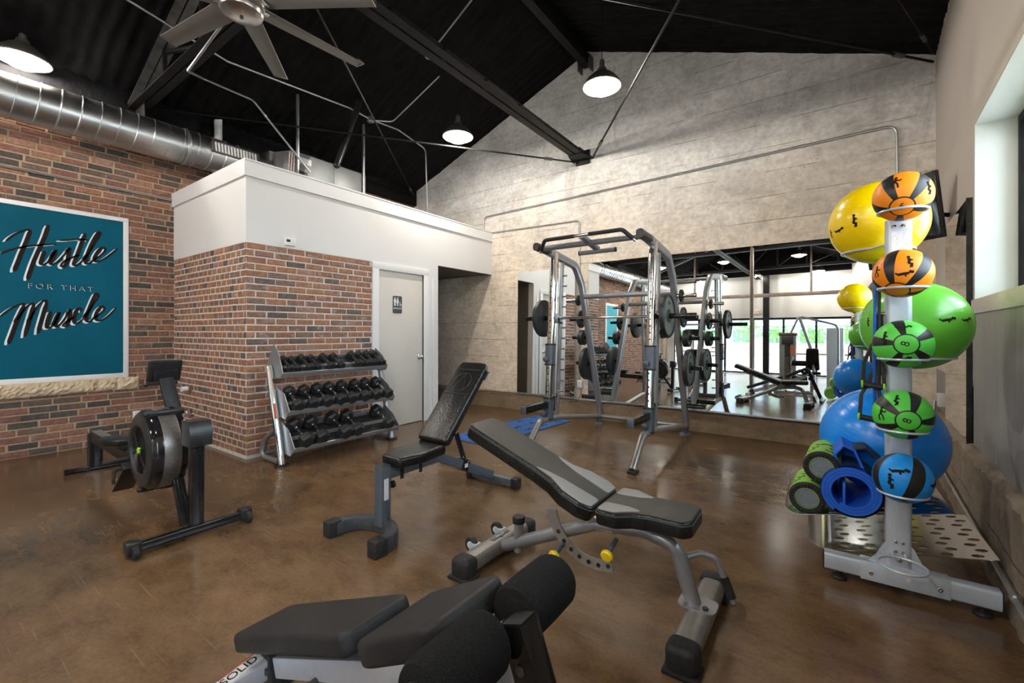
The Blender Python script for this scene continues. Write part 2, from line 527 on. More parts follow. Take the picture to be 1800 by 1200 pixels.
M_TEAL = mat('teal_mural_paint', (.0, .098, .155), .7, spec=.15, var=(2.0, (.0, .078, .125), 4))
M_MBLACK = mat('mural_black_paint', (.018, .013, .012), .8, spec=.08, var=(20, (.024, .018, .016)))
M_MWHITE = mat('mural_white_paint', (.78, .84, .86), .7, spec=.1, var=(20, (.64, .73, .76)))
M_SIGN = mat('restroom_sign_charcoal', (.035, .036, .04), .4, var=(20, (.04, .041, .045)))
M_TVB = mat('tv_bezel', (.012, .012, .012), .25, var=(20, (.018, .018, .018)))
M_TVS = mat('tv_screen_glass', (.004, .004, .005), .06, spec=.6, var=(2, (.006, .006, .007)))
M_SHADE = mat('lamp_shade_steel', (.30, .28, .25), .35, metal=.8, var=(10, (.24, .225, .20)))
M_SHADEIN = mat('lamp_shade_white_enamel', (.60, .58, .54), .35, var=(10, (.57, .55, .51)))
M_BULB = mat('lit_bulb', (1, .95, .85), .4, emit=((1.0, .92, .78), 14), var=(2, (1, .94, .84)))
M_BALL_Y = None
# glass
g = NB('clear_window_glass')
tr = g.n('ShaderNodeBsdfTransparent'); gl = g.n('ShaderNodeBsdfGlossy'); mx = g.n('ShaderNodeMixShader')
tr.inputs['Color'].default_value = (.94, .97, .98, 1); gl.inputs['Roughness'].default_value = .0
fz = g.n('ShaderNodeFresnel'); fz.inputs['IOR'].default_value = 1.3
g.l(fz.outputs[0], mx.inputs[0]); g.l(tr.outputs[0], mx.inputs[1]); g.l(gl.outputs[0], mx.inputs[2])
g.l(mx.outputs[0], g.t.nodes['Material Output'].inputs['Surface'])
M_GLASS = g.m

# ================================================================== SETTING
XL, XB, YB, YK, YF, XR = -6.536, -4.621, 2.0, 5.905, -8.5, .89
ZT, ZFA, ZH = 2.93, 2.785, 2.229
RIDGE_X, RIDGE_Z, SLOPE = -2.83, 5.33, .375
WALL_A = math.atan(.057)

# floor
struct(MB().span((XL - .3, YF, -.12), (1.3, YK + .3, 0)).build('floor', M_FLOOR), 'brown stained polished concrete floor')

# back wall: gable-shaped concrete slab
gz = lambda x: RIDGE_Z - SLOPE * abs(x - RIDGE_X)
poly = [(XL - .3, 0), (1.4, 0), (1.4, gz(1.4) + .12), (RIDGE_X, RIDGE_Z + .12), (XL - .3, gz(XL - .3) + .12)]
b = MB()
Mw = Matrix(((1,0,0,0), (0,0,1,0), (0,1,0,0), (0,0,0,1)))
b.prism(poly, YK, YK + .3, Mw)
wall_back = struct(b.build('wall_back', M_CONC), 'pale board-formed concrete gable wall')
# rough plinth along the back wall
def rough_strip(x0, x1, z1, out, n, jag, seed):
    rs = random.Random(seed); vs = []; fs = []
    for i in range(n + 1):
        x = x0 + (x1 - x0) * i / n
        j = lambda s=1: (rs.random() - .5) * jag * s
        vs += [(x, -out + j(.5), 0), (x, -out + j(.5), z1 * .5), (x, -out + j(), z1 - .03 + j()), (x, -out * .35 + j(), z1 + j()), (x, .02, z1 + .005)]
    for i in range(n):
        for q in range(4):
            a = i * 5 + q
            fs.append((a, a + 5, a + 6, a + 1))
    return vs, fs
b = MB(Matrix.Translation((0, YK, 0)))
b.add(*rough_strip(XL, XR, .262, .055, 90, .012, 3))
o = b.build('trim_1', M_CONC_LO); struct(o, 'stained concrete plinth along the foot of the gable wall')

# roof: two foam-sprayed slopes with up-slope corrugation
def roof_slope(sgn, name, label):
    ny, nx = 460, 60
    x_out = (XL - .25) if sgn < 0 else 1.45
    vs = []; fs = []
    for j in range(ny + 1):
        y = YF + (YK + .02 - YF) * j / ny
        for i in range(nx + 1):
            t = i / nx
            x = RIDGE_X + (x_out - RIDGE_X) * t
            z = gz(x)
            h = .014 * math.sin(2 * PI * y / .13 + 1.6 * noise.noise((x * 1.3, y * .8, 3))) + .03 * noise.noise((x * 1.1, y * 2.6, 1)) + .024 * noise.noise((x * 5, y * 9, 2)) + .02 * noise.noise((x * 11, y * 14, 5))
            h *= min(1, .35 + abs(YK - y) / .25)
            vs.append((x, y, z + .03 + h))
    m = nx + 1
    for j in range(ny):
        for i in range(nx):
            a = j * m + i
            fs.append((a, a + 1, a + m + 1, a + m))
    b = MB().add(vs, fs)
    return struct(b.build(name, M_FOAM, smooth=180), label)
roof_slope(-1, 'ceiling', 'black foam-sprayed roof slope above the brick wall')
roof_slope(1, 'ceiling_right', 'black foam-sprayed roof slope above the window wall')

# ---------------------------------------------------------------- brickwork
_bm = {}
def brick_mesh(L, H, D, mt, var):
    k = (round(L, 3), round(H, 3), mt.name, var)
    if k in _bm: return _bm[k]
    rs = random.Random(var * 31 + int(L * 1000))
    c = .004
    j = lambda: (rs.random() - .5) * .005
    vs = [(-L/2, 0, -H/2), (L/2, 0, -H/2), (L/2, 0, H/2), (-L/2, 0, H/2)]
    vs += [(-L/2 + j()*.6, D - c, -H/2 + j()*.6), (L/2 + j()*.6, D - c, -H/2 + j()*.6), (L/2 + j()*.6, D - c, H/2 + j()*.6), (-L/2 + j()*.6, D - c, H/2 + j()*.6)]
    vs += [(-L/2 + c*1.6, D + j(), -H/2 + c*1.4), (L/2 - c*1.6, D + j(), -H/2 + c*1.4), (L/2 - c*1.6, D + j(), H/2 - c*1.4), (-L/2 + c*1.6, D + j(), H/2 - c*1.4)]
    fs = []
    for q in range(4):
        r = (q + 1) % 4
        fs += [(q, r, 4 + r, 4 + q), (4 + q, 4 + r, 8 + r, 8 + q)]
    fs.append((8, 9, 10, 11))
    b = MB().add(vs, fs)
    _bm[k] = (b.mesh('brick', mt, 0), vs, fs)
    return _bm[k]

def brickwork(parent, mt, origin, udir, ndir, u0, u1, z0, z1, L, course, D, single, hole=lambda u, z, l: False, joint=.011, seed=1, offs=.5, limit=300):
    """bricks as parts where single(u, z), the remainder joined as one stuff part"""
    rs = random.Random(seed)
    ud, nd = Vector(udir), Vector(ndir)
    R = Matrix((ud, nd, Vector((0,0,1)))).transposed().to_4x4()
    rest = MB(); cand = []
    nc = int((z1 - z0) / course + .5)
    for ci in range(nc):
        z = z0 + (ci + .5) * course
        u = u0 - (L * offs if ci % 2 else 0) - (rs.random() * .02)
        while u < u1 - .03:
            l = L * (1 + (rs.random() - .5) * .10)
            a, e = max(u, u0), min(u + l, u1)
            u += l
            if e - a < .035: continue
            hh = hole(a, e, z)
            if hh is True: continue
            if hh: a, e = hh
            if e - a < .03: continue
            ll = round((e - a - joint) * 50) / 50 if abs((e - a) - L) < L * .06 else (e - a - joint)
            if abs((e - a) - L) < L * .06: ll = min(ll, e - a - .006)
            H = course - joint
            cand.append((a, e, z, ll, H, single((a + e) / 2, z)))
    order = sorted([c for c in cand if c[5] is not None], key=lambda c: c[5])
    keep = set(id(c) for c in order[:limit])
    for c in cand:
        a, e, z, ll, H, sgl = c
        me, vs, fs = brick_mesh(ll, H, D, mt, rs.randrange(4))
        pos = Vector(origin) + ud * ((a + e) / 2) + nd * (rs.random() * .004 - .002) + Vector((0, 0, z))
        M = Matrix.Translation(pos) @ R
        if id(c) in keep:
            o = bpy.data.objects.new('brick', me); COL.objects.link(o); o.parent = parent; o.matrix_local = M
        else:
            rest.at(M).add(vs, fs)
    if rest.v:
        o = rest.build('brickwork', mt, parent, kind='stuff', smooth=0)
    return len(keep)

# left brick wall
MUR_Y0, MUR_Y1, MUR_Z0, MUR_Z1 = .46, 1.567, .735, 2.556
wall_left = struct(MB().span((XL - .3, YF, 0), (XL - .007, YK, 4.3)).build('wall_left', M_MORT_L), 'dark red brick wall with tan mortar')
def hole_l(a, e, z):
    if MUR_Z0 - .13 < z < MUR_Z1:
        lo, hi = MUR_Y0 - (.09 if z < MUR_Z0 else 0), MUR_Y1 + (.09 if z < MUR_Z0 else 0)
        if a >= lo and e <= hi: return True
        if a < lo < e: return (a, lo)
        if a < hi < e: return (hi, e)
    return False
brickwork(wall_left, M_BRICK_L, (XL - .022, 0, 0), (0, 1, 0), (1, 0, 0), -7.9, 5.88, 0, 4.06, .212, .0705, .022,
          lambda u, z: (abs(u - 1.5) if .40 < u < 2.02 and z < 3.55 else None), hole_l, joint=.015, seed=11)

struct(MB().span((XL - .02, YF, 3.70), (XL + .07, YK, 4.2), .02).build('trim_7', M_FOAM), 'black foam band where the roof meets the brick wall')
# restroom enclosure
b = MB()
b.span((XL - .01, YB, 2.137), (XB, YB + .12, ZT))
b.span((XB - .12, YB + .12, 2.137), (XB, 3.56, ZT))
b.span((XB - .12, 3.56, 2.06), (XB, 4.34, ZT))
b.span((XB - .12, 4.34, 0), (XB, 4.629, ZT))
b.span((XB - .12, 4.629, ZH), (XB, YK, ZT))
b.span((XL - .01, YB + .11, ZT - .2), (XB - .1, YK, ZT - .12))
b.span((XB - .6, 3.4, 0), (XB - .55, 4.5, 2.2))
struct(b.build('wall_restroom', M_WHITE), 'white painted upper wall of the restroom enclosure')
b = MB()
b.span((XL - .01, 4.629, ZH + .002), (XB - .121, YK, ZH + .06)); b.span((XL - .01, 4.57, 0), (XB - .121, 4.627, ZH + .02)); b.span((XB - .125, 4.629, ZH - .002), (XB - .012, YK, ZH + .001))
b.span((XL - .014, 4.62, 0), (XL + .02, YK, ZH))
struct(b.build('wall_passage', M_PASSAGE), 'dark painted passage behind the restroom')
b = MB()
b.span((XL - .01, YB + .006, 0), (XB - .006, YB + .13, 2.137))
b.span((XB - .13, YB + .12, 0), (XB - .02, 3.53, 2.137))
wall_base = struct(b.build('wall_restroom_base', M_MORT_B), 'orange brick lower wall of the restroom enclosure with pale mortar')
brickwork(wall_base, M_BRICK_B, (0, YB + .022, 0), (1, 0, 0), (0, -1, 0), XL + .01, XB - .0, .03, 2.137, .118, .0681, .022,
          lambda u, z: (abs(u - XB)), joint=.014, seed=5, limit=300)
w2 = struct(MB().span((XB - .10, YB + .131, .001), (XB - .0065, 3.5, 2.137)).build('wall_restroom_front', M_MORT_B), 'orange brick wall beside the restroom door')
brickwork(w2, M_BRICK_B, (XB - .022, 0, 0), (0, 1, 0), (1, 0, 0), YB + .0, 3.478, .03, 2.137, .206, .0681, .022,
          lambda u, z: u, joint=.014, seed=8, limit=300)
# fascia board
b = MB()
b.span((XL, YB - .022, ZFA), (XB + .022, YB, ZT + .005))
b.span((XB, YB, ZFA), (XB + .022, YK, ZT + .005))
b.span((XL, YB - .022, ZT + .005), (XB + .03, YB + .14, ZT + .02))
b.span((XB - .13, YB + .14, ZT + .005), (XB + .03, YK, ZT + .02))
struct(b.build('trim_2', M_TRIM), 'white fascia board along the top of the restroom enclosure')
# door frame + door
b = MB()
for y0, y1 in ((3.475, 3.565), (4.335, 4.43)):
    b.span((XB - .1, y0, 0), (XB + .02, y1, 2.06), .004)
    b.span((XB - .1, y0 + (.012 if y0 < 4 else 0), 0), (XB + .008, y1 + (.012 if y0 < 4 else -.0), 2.05))
b.span((XB - .1, 3.475, 2.05), (XB + .02, 4.43, 2.14), .004)
b.span((XB - .01, 4.50, 0), (XB + .012, 4.535, 2.03), .003)
b.span((XB - .0, 4.43, 0), (XB + .012, 4.629, .09), .003)
struct(b.build('trim_3', M_TRIM), 'white casing around the restroom door')
door = struct(MB().span((XB - .055, 3.567, .008), (XB - .012, 4.333, 2.048), .002).build('door_1', M_DOOR), 'plain cream restroom door')
b = MB()
b.lathe([(0, .0), (.032, 0), (.032, .008), (.012, .010), (.011, .035), (.024, .042), (.029, .056), (.024, .07), (0, .074)], 20, frame((XB - .012, 4.262, .905), (1, 0, 0)))
b.build('door_knob', M_CHROME, door, 'round chrome door knob')
b = MB()
for z in (.25, 1.05, 1.82): b.cyl((XB - .006, 3.572, z - .045), (XB - .006, 3.572, z + .045), .007, n=8)
b.build('hinge', M_CHROME, door)

# restroom sign
sg = thing('restroom_sign', 'charcoal restroom sign with white pictograms on the cream door', 'sign', (XB - .010, 3.882, 1.617))
Ms = frame((0, 0, 0), (1, 0, 0), (0, 1, 0))
MB(Ms).prism(rrect(.152, .228, .016, 4), 0, .004).build('sign_plate', M_SIGN, sg)
def pic(b, x, dress):
    b.at(Ms @ Matrix.Translation((x, .028, .004)))
    b.prism([(p[0], p[1] + .056) for p in circ(.010, 12)], 0, .001)
    if dress: b.prism([(-.010, .042), (.010, .042), (.019, -.008), (.008, -.008), (.008, -.046), (-.008, -.046), (-.008, -.008), (-.019, -.008)], 0, .001)
    else: b.prism([(-.016, .042), (.016, .042), (.017, .0), (.011, .0), (.010, -.046), (-.010, -.046), (-.011, 0), (-.017, 0)], 0, .001)
b = MB(); pic(b, -.045, False); b.build('man_pictogram', M_WPLASTIC, sg)
b = MB(); pic(b, .003, True); b.build('woman_pictogram', M_WPLASTIC, sg)
b = MB(Ms); b.span((-.023, -.018, .004), (-.020, .08, .005)); b.build('divider', M_WPLASTIC, sg)
b = MB(Ms @ Matrix.Translation((.047, .0, .004)))
b.torus((0, -.004, .0005), .015, .0026, n=18, m=5)
b.prism([(p[0] - .004, p[1] + .036) for p in circ(.006, 10)], 0, .001)
b.prism([(-.007, .028), (.0, .028), (.002, .008), (.016, .008), (.022, -.012), (.017, -.013), (.012, .002), (-.004, .002)], 0, .001)
b.build('wheelchair_pictogram', M_WPLASTIC, sg)
text_obj('sign_text', 'RESTROOM', .026, Ms @ Matrix.Translation((0, -.052, .0045)), M_WPLASTIC, sg)

# right wall: local frame, y along the wall, -x into the room
RW = Matrix.Translation((XR, YK, 0)) @ Matrix.Rotation(-WALL_A, 4, 'Z')
def rw_obj(o):
    o.matrix_world = RW; return o
WY0, WY1, WZ0, WZ1 = -4.9, -1.908, 1.456, 2.575      # high window
DY0, DY1 = -8.4, -6.75                                # glazed door behind the camera
L0 = -14.45
b = MB()
T = .28
b.span((0, WY1, .9), (T, .35, 4.35)); b.span((0, L0, 2.62), (T, .35, 4.35)); b.span((0, WY0, 1.3), (T, WY1, WZ0 - .09))
b.span((0, DY1, .9), (T, WY0, 4.3)); b.span((0, WY0, WZ1), (T, WY1, 2.7)); b.span((0, DY1, 0), (T, DY1 + .4, 2))
b.span((0, L0, 0), (T, DY0, 4.3)); b.span((0, DY0, 2.55), (T, DY1, 4.3))
wr = struct(rw_obj(b.build('wall_right', M_TAUPE)), 'smooth taupe painted wall with a deep high window')
b = MB()
b.span((.004, DY1, 0), (T, .35, .9)); b.span((-.003, WY0 - .1, .3), (T - .01, WY1 + .001, 1.37)); 
struct(rw_obj(b.build('wall_right_lower', M_GREYPANEL)), 'grey washed lower wall below the high window')
b = MB()
vs, fs = rough_strip(0, 1, 1, 1, 1, 0, 1)
vs, fs = rough_strip(-6.6, .0, .53, .055, 110, .022, 9)
vs = [(y, x, z) for x, y, z in vs]
b.add(vs, fs)
struct(rw_obj(b.build('trim_4', M_CONC_R)), 'rough concrete plinth at the foot of the window wall')
# window: sill board, reveal, frame, glass
b = MB()
b.span((-.012, WY0 - .05, WZ0 - .09), (.2, WY1 + .02, WZ0), .004)
struct(rw_obj(b.build('trim_5', M_TAUPE)), 'taupe sill board under the high window')
b = MB()
b.span((.002, WY1 - .004, WZ0), (.26, WY1 + .01, WZ1)); b.span((.002, WY0 - .01, WZ0), (.26, WY0 + .004, WZ1))
b.span((.002, WY0, WZ1 - .004), (.26, WY1, WZ1 + .01)); b.span((.0, WY0, WZ0 - .002), (.26, WY1, WZ0 + .004))
struct(rw_obj(b.build('trim_6', M_REVEAL)), 'pale reveal inside the high window')
def window(name, x, y0, y1, z0, z1, nm, fw, label, parent_struct=True):
    b = MB()
    b.span((x, y0, z0), (x + .05, y1, z0 + fw), .003); b.span((x, y0, z1 - fw), (x + .05, y1, z1), .003)
    b.span((x, y0, z0 + fw), (x + .05, y0 + fw, z1 - fw), .003); b.span((x, y1 - fw, z0 + fw), (x + .05, y1, z1 - fw), .003)
    wn = struct(rw_obj(b.build(name, M_BLACKSTEEL)), label)
    step = (y1 - y0 - 2 * fw) / nm
    for k in range(nm):
        a = y0 + fw + k * step
        MB().span((x + .022, a + .004, z0 + fw), (x + .028, a + step - .004, z1 - fw)).build('pane', M_GLASS, wn)
        if k: MB().span((x, a - fw / 2, z0 + fw), (x + .05, a + fw / 2, z1 - fw), .003).build('mullion', M_BLACKSTEEL, wn)
    return wn
window('window_1', .185, WY0 + .005, WY1 - .005, WZ0 + .005, WZ1 - .006, 3, .05, 'black framed high window in a deep pale reveal')
dw = window('door_2', .08, DY0, DY1, 0.0, 2.55, 1, .09, 'dark framed glass door seen in the mirror')
MB().span((.08, DY0 + .09, 2.10), (.13, DY1 - .09, 2.17), .003).build('transom_bar', M_BLACKSTEEL, dw)
MB().tube([(.04, DY0 + .16, .8), (.04, DY0 + .16, 1.3)], .012).build('pull_handle', M_CHROME, dw)

# far wall with storefront glazing (seen in the mirror)
FWX0, FWX1 = XL, .40
b = MB()
b.span((FWX0 - .3, YF - .25, 2.25), (1.0, YF, 3.95)); b.span((FWX0 - .3, YF - .25, 0), (FWX0 + .25, YF, 2.3)); b.span((.06, YF - .25, 0), (1.0, YF, 2.3))
struct(b.build('wall_far', M_FARWHITE), 'white wall above the storefront windows')
b = MB().prism([(XL - .4, 3.95), (1.0, 3.95), (1.0, 4.0), (RIDGE_X, 5.6), (XL - .4, 4.2)], YF - .25, YF, Mw)
struct(b.build('wall_far_gable', M_FOAM), 'black gable above the storefront wall')
b = MB()
x0, x1 = FWX0 + .25, .06
for z0, z1 in ((0, .07), (2.17, 2.25)): b.span((x0, YF - .12, z0), (x1, YF - .05, z1), .003)
sf = struct(b.build('window_2', M_BLACKSTEEL), 'black storefront window frame')
nm = 6; st = (x1 - x0) / nm
for k in range(nm + 1):
    xx = x0 + k * st
    MB().span((xx - .035, YF - .12, .07), (xx + .035, YF - .05, 2.17), .003).build('mullion', M_BLACKSTEEL, sf)
    if k < nm:
        MB().span((xx + .035, YF - .09, .07), (xx + st - .035, YF - .084, 2.17)).build('pane', M_GLASS, sf)
        if k not in (2, 3): MB().span((xx + .03, YF - .11, .82), (xx + st - .03, YF - .06, .86), .002).build('rail', M_BLACKSTEEL, sf)

# ---------------------------------------------------------------- mural
mu = thing('wall_mural', 'teal painted sign reading Hustle for that Muscle on the brick wall', 'mural', (XL, 0, 0))
b = MB()
fwid = .046
b.span((-.012, MUR_Y0, MUR_Z1 - fwid), (.010, MUR_Y1, MUR_Z1), .003); b.span((-.012, MUR_Y1 - fwid, MUR_Z0), (.010, MUR_Y1, MUR_Z1 - fwid), .003)
b.span((-.012, MUR_Y0, MUR_Z0), (.010, MUR_Y0 + fwid, MUR_Z1 - fwid), .003); b.span((-.012, MUR_Y0 + fwid, MUR_Z0), (.014, MUR_Y1 - fwid, MUR_Z0 + .052), .003)
b.build('mural_frame', M_TRIM, mu)
MB().span((-.012, MUR_Y0 + fwid, MUR_Z0 + .05), (-.004, MUR_Y1 - fwid, MUR_Z1 - fwid)).build('painted_panel', M_TEAL, mu)
F_, CH = 772.4, 1.25
def onX(px, py, X):
    a = math.radians(35.4); u = (px - 900) / F_; v = (583.7 - py) / F_
    dx, dy = -math.sin(a) + math.cos(a) * u, math.cos(a) + math.sin(a) * u
    D = X / dx
    return (dy * D, CH + v * D)
def catmull(pts, n=6):
    P = [Vector(p) for p in pts]; P = [P[0] * 2 - P[1]] + P + [P[-1] * 2 - P[-2]]
    out = []
    for i in range(1, len(P) - 2):
        for k in range(n):
            t = k / n
            out.append(.5 * ((2 * P[i]) + (P[i+1] - P[i-1]) * t + (2*P[i-1] - 5*P[i] + 4*P[i+1] - P[i+2]) * t*t + (3*P[i] - P[i-1] - 3*P[i+1] + P[i+2]) * t**3))
    out.append(P[-2])
    return out
def ribbon(b, pts2, w, x):
    """stroke of slanted-pen lettering on the mural plane: pts2 are (y, z)"""
    P = catmull(pts2)
    vs = []; fs = []
    n = len(P)
    for i in range(n):
        t = (P[min(i+1, n-1)] - P[max(i-1, 0)]).normalized()
        nr = Vector((-t.y, t.x))
        ww = w * (.62 + .55 * max(0, -t.y) ** 1.2) * (min(1, .55 + i / 4) * min(1, .55 + (n - 1 - i) / 4))
        for sgn in (-1, 1):
            q = P[i] + nr * sgn * ww
            vs += [(x, q.x, q.y), (x + .0012, q.x, q.y)]
    for i in range(n - 1):
        a = i * 4; c = a + 4
        fs += [(a+1, c+1, c+3, a+3), (a, a+1, c+1, c), (a+2, c+2, c+3, a+3)]
    b.add(vs, fs)
HUSTLE = [[(80,700),(150,640),(240,590),(330,560),(400,548)], [(405,552),(350,700),(285,850),(235,980),(185,1100)],
 [(640,490),(590,640),(520,800),(450,960),(400,1100),(365,1210)], [(0,868),(120,822),(300,780),(500,755),(745,740)],
 [(590,830),(555,930),(540,995),(580,1010),(640,970),(700,890),(745,815)], [(745,815),(700,930),(670,990),(700,1008),(770,965),(850,880),(925,785)],
 [(925,785),(905,880),(885,980),(835,1045),(808,1015),(855,965),(960,915),(1050,885)], [(1125,598),(1065,760),(1005,920),(975,1005),(1010,1020),(1090,960),(1180,850)],
 [(780,692),(900,688),(1030,676),(1170,690)], [(1180,850),(1260,720),(1325,610),(1300,590),(1230,700),(1160,860),(1130,975),(1165,1000),(1240,950)],
 [(1240,950),(1340,880),(1392,812),(1360,788),(1300,830),(1250,920),(1265,972),(1340,955),(1440,890),(1550,800)]]
MUSCLE = [[(0,468),(60,425),(115,402),(130,406)], [(128,408),(95,480),(65,560),(45,612)], [(88,490),(130,430),(165,400),(182,402)], [(180,404),(158,480),(130,575)],
 [(155,490),(195,420),(232,385),(250,390)], [(248,392),(222,480),(200,558)], [(268,440),(250,500),(252,528),(285,510),(315,445)],
 [(315,445),(295,500),(302,522),(335,490),(372,428)], [(372,428),(368,470),(352,518),(334,514),(352,496),(392,470)],
 [(432,442),(424,424),(402,440),(390,485),(404,506),(442,480)], [(442,480),(485,415),(518,362),(506,350),(474,420),(455,478),(470,496),(495,478)],
 [(495,478),(532,450),(552,428),(540,414),(514,440),(505,478),(530,490),(575,462),(615,420)]]
PX_H = lambda p: (p[0] / 7.5, 330 + p[1] / 7.5)
PX_M = lambda p: (p[0] / 3, 400 + p[1] / 3)
for word, strokes, f2, nm in (('hustle', HUSTLE, PX_H, 'hustle'), ('muscle', MUSCLE, PX_M, 'muscle')):
    bk, wh = MB(), MB()
    for s in strokes:
        q = [Vector(onX(*f2(p), XL + .0)) for p in s]
        ribbon(bk, q, .0145, -.0024); ribbon(wh, [p + Vector((-.021, -.013)) for p in q], .0115, -.0036)
    wh.build(nm + '_shadow', M_MWHITE, mu, smooth=0); bk.build(nm + '_lettering', M_MBLACK, mu, smooth=0)
y0_, z0_ = onX(110, 505, XL)
Mt = frame((-.0033, y0_, z0_), (1, 0, 0), (0, 1, 0))
text_obj('for_that_lettering', 'FOR THAT', .075, Mt @ Matrix.Translation((-.004, -.004, 0)), M_MWHITE, mu, spacing=1.5)
text_obj('for_that_lettering', 'FOR THAT', .075, Mt @ Matrix.Translation((0, 0, .0012)), M_MBLACK, mu, spacing=1.5)
# stone sill blocks
rs = random.Random(4)
cuts = [.40, 1.30, 1.46, 1.657]
sl = thing('stone_sill', 'rough split limestone sill under the teal mural', 'sill', (XL, 0, 0))
for i in range(3):
    vs = []; fs = []
    ny, nz = max(4, int((cuts[i+1] - cuts[i]) / .022)), 6
    for jy in range(ny + 1):
        for jz in range(nz + 1):
            y = cuts[i] + (cuts[i+1] - cuts[i]) * jy / ny; z = .60 + .135 * jz / nz
            e = min(jy, ny - jy, 2) / 2 * min(jz, nz - jz, 1.5) / 1.5
            vs.append((.028 + .03 * e + (rs.random() - .5) * .022, y + (.0015 if jy == 0 else -.0015 if jy == ny else 0), z + (rs.random() - .5) * .006))
    m = nz + 1
    for jy in range(ny):
        for jz in range(nz):
            a = jy * m + jz; fs.append((a, a + m, a + m + 1, a + 1))
    nb = len(vs)
    vs += [(-.02, cuts[i], .6), (-.02, cuts[i+1], .6), (-.02, cuts[i+1], .735), (-.02, cuts[i], .735)]
    fs += [(nb + 3, nb + 2) + tuple(ny * m - 0 + nz - q * m for q in range(0, ny + 1)), (nb, nb + 1) + tuple((ny - q) * m for q in range(ny + 1)),
           (nb, nb + 3) + tuple(nz - q for q in range(nz + 1)), (nb + 1, nb + 2) + tuple(ny * m + nz - q for q in range(nz + 1))]
    MB().add(vs, fs).build('stone_block', M_STONE, sl, smooth=0)

# ---------------------------------------------------------------- mirrors
TILT, TURN = math.radians(-0.85), math.radians(-1.5)
def mirror(x0, x1, z0, z1, label, TILT=TILT, TURN=TURN):
    xm_, hw = (x0 + x1) / 2, (x1 - x0) / 2
    t = thing('wall_mirror', label, 'mirror', (xm_, YK - .06 - math.tan(-TURN) * (xm_ + (2.8 if x0 > -2.9 else 4.05)), z0), rot=(TILT, 0, TURN), group='mirror panels on the concrete wall')
    MB().span((-hw, -.006, 0), (hw, .0, z1 - z0)).build('mirror_glass', M_MIRROR, t)
    b = MB()
    b.span((-hw, -.010, -.012), (hw, .02, .006)); b.span((-hw + .002, .001, .006), (hw - .002, .012, z1 - z0 - .002))
    b.build('mirror_channel', M_MEDGE, t)
mirror(-4.05, -3.005, .282, 2.215, 'narrow frameless wall mirror nearest the dark passage')
mirror(-2.80, -.692, .282, 2.255, 'wide frameless wall mirror behind the chrome smith machine')
mirror(-.688, .398, .282, 2.255, 'frameless wall mirror beside the ball tower, reflecting the grey bench')
t = thing('wall_mirror', 'tall dark mirror on the taupe wall beside the high window', 'mirror', (0, 0, 0))
t.matrix_world = RW
MB().span((-.026, -1.855, .50), (-.020, -.88, 2.12)).build('mirror_glass', M_MIRROR, t)
b = MB(); b.span((-.019, -1.86, .49), (-.002, -.875, 2.125)); b.span((-.030, -1.862, .49), (-.018, -1.852, 2.125)); b.build('mirror_backing', M_TVB, t)

# corner television
tv = thing('television', 'flat black television tilted in the corner above the mirror', 'television', (.72, 4.66, 2.24))
Mt = Matrix.Rotation(math.radians(-45), 4, 'Z') @ Matrix.Rotation(math.radians(9), 4, 'X')
b = MB(Mt).box((-.26, .02, 0), (.52, .04, .52), bev=.006); b.build('tv_case', M_TVB, tv)
MB(Mt).span((-.51, -.004, -.235), (-.012, .0, .25)).build('tv_screen', M_TVS, tv)
b = MB(); b.tube([(-.16, .21, -.05), (.02, .30, -.02), (.145, .42, -.02)], .018); b.box((.148, .40, -.02), (.02, .1, .2)); b.build('wall_bracket', M_BLACKSTEEL, tv)

# second television further along the window wall, seen in the mirror
tv2 = thing('television', 'flat black television on the window wall, seen edge-on in the mirror', 'television', (0, 0, 0))
tv2.matrix_world = RW @ Matrix.Translation((-.10, -10.6, 2.35)) @ Matrix.Rotation(math.radians(10), 4, 'Y')
MB().box((0, 0, 0), (.05, .95, .56), bev=.006).build('tv_case', M_TVB, tv2)
MB().box((-.026, 0, .01), (.003, .92, .52)).build('tv_screen', M_TVS, tv2)
MB().box((.05, 0, 0), (.06, .2, .2)).build('wall_bracket', M_BLACKSTEEL, tv2)
# teal panel further down the brick wall
tp = thing('teal_panel', 'bright teal painted panel with white frame on the brick wall, seen in the mirror', 'panel', (XL, 0, 0))
b = MB(); b.span((0, -3.15, .02), (.03, -3.07, 2.5)); b.span((0, -2.25, .02), (.03, -2.17, 2.5)); b.span((0, -3.07, 2.42), (.03, -2.25, 2.5)); b.build('panel_frame', M_TRIM, tp)
MB().span((0, -3.07, .02), (.018, -2.25, 2.42)).build('painted_board', mat('bright_teal_paint', (.02, .35, .46), .6, var=(4, (.05, .42, .52), 5)), tp)
ex = thing('exit_sign', 'small white exit sign with red letters above the storefront door', 'sign', (-3.0, YF + .02, 2.50))
MB().box((0, .015, 0), (.30, .03, .19), bev=.004).build('sign_box', M_WPLASTIC, ex)
text_obj('sign_text', 'EXIT', .13, frame((0, .032, 0), (0, 1, 0), (-1, 0, 0)), mat('exit_red', (.7, .02, .02), .4, var=(20, (.65, .02, .02))), ex)
# ================================================================== ROOF STEEL
TY = 1.62
def ray(px, py):
    a = math.radians(35.4); u = (px - 900) / F_; v = (583.7 - py) / F_
    return Vector((-math.sin(a) + math.cos(a) * u, math.cos(a) + math.sin(a) * u, v))
C0 = Vector((0, 0, CH))
def onY(px, py, Y):
    d = ray(px, py); return C0 + d * (Y / d.y)
def onXv(px, py, X):
    d = ray(px, py); return C0 + d * (X / d.x)
def onZ(px, py, Z):
    d = ray(px, py); return C0 + d * ((Z - CH) / d.z)
def onroof(px, py, off=.14):
    d = ray(px, py)
    for k in range(100, 1600):
        q = C0 + d * (k * .01)
        if q.z > gz(q.x) - off: return q
    return q

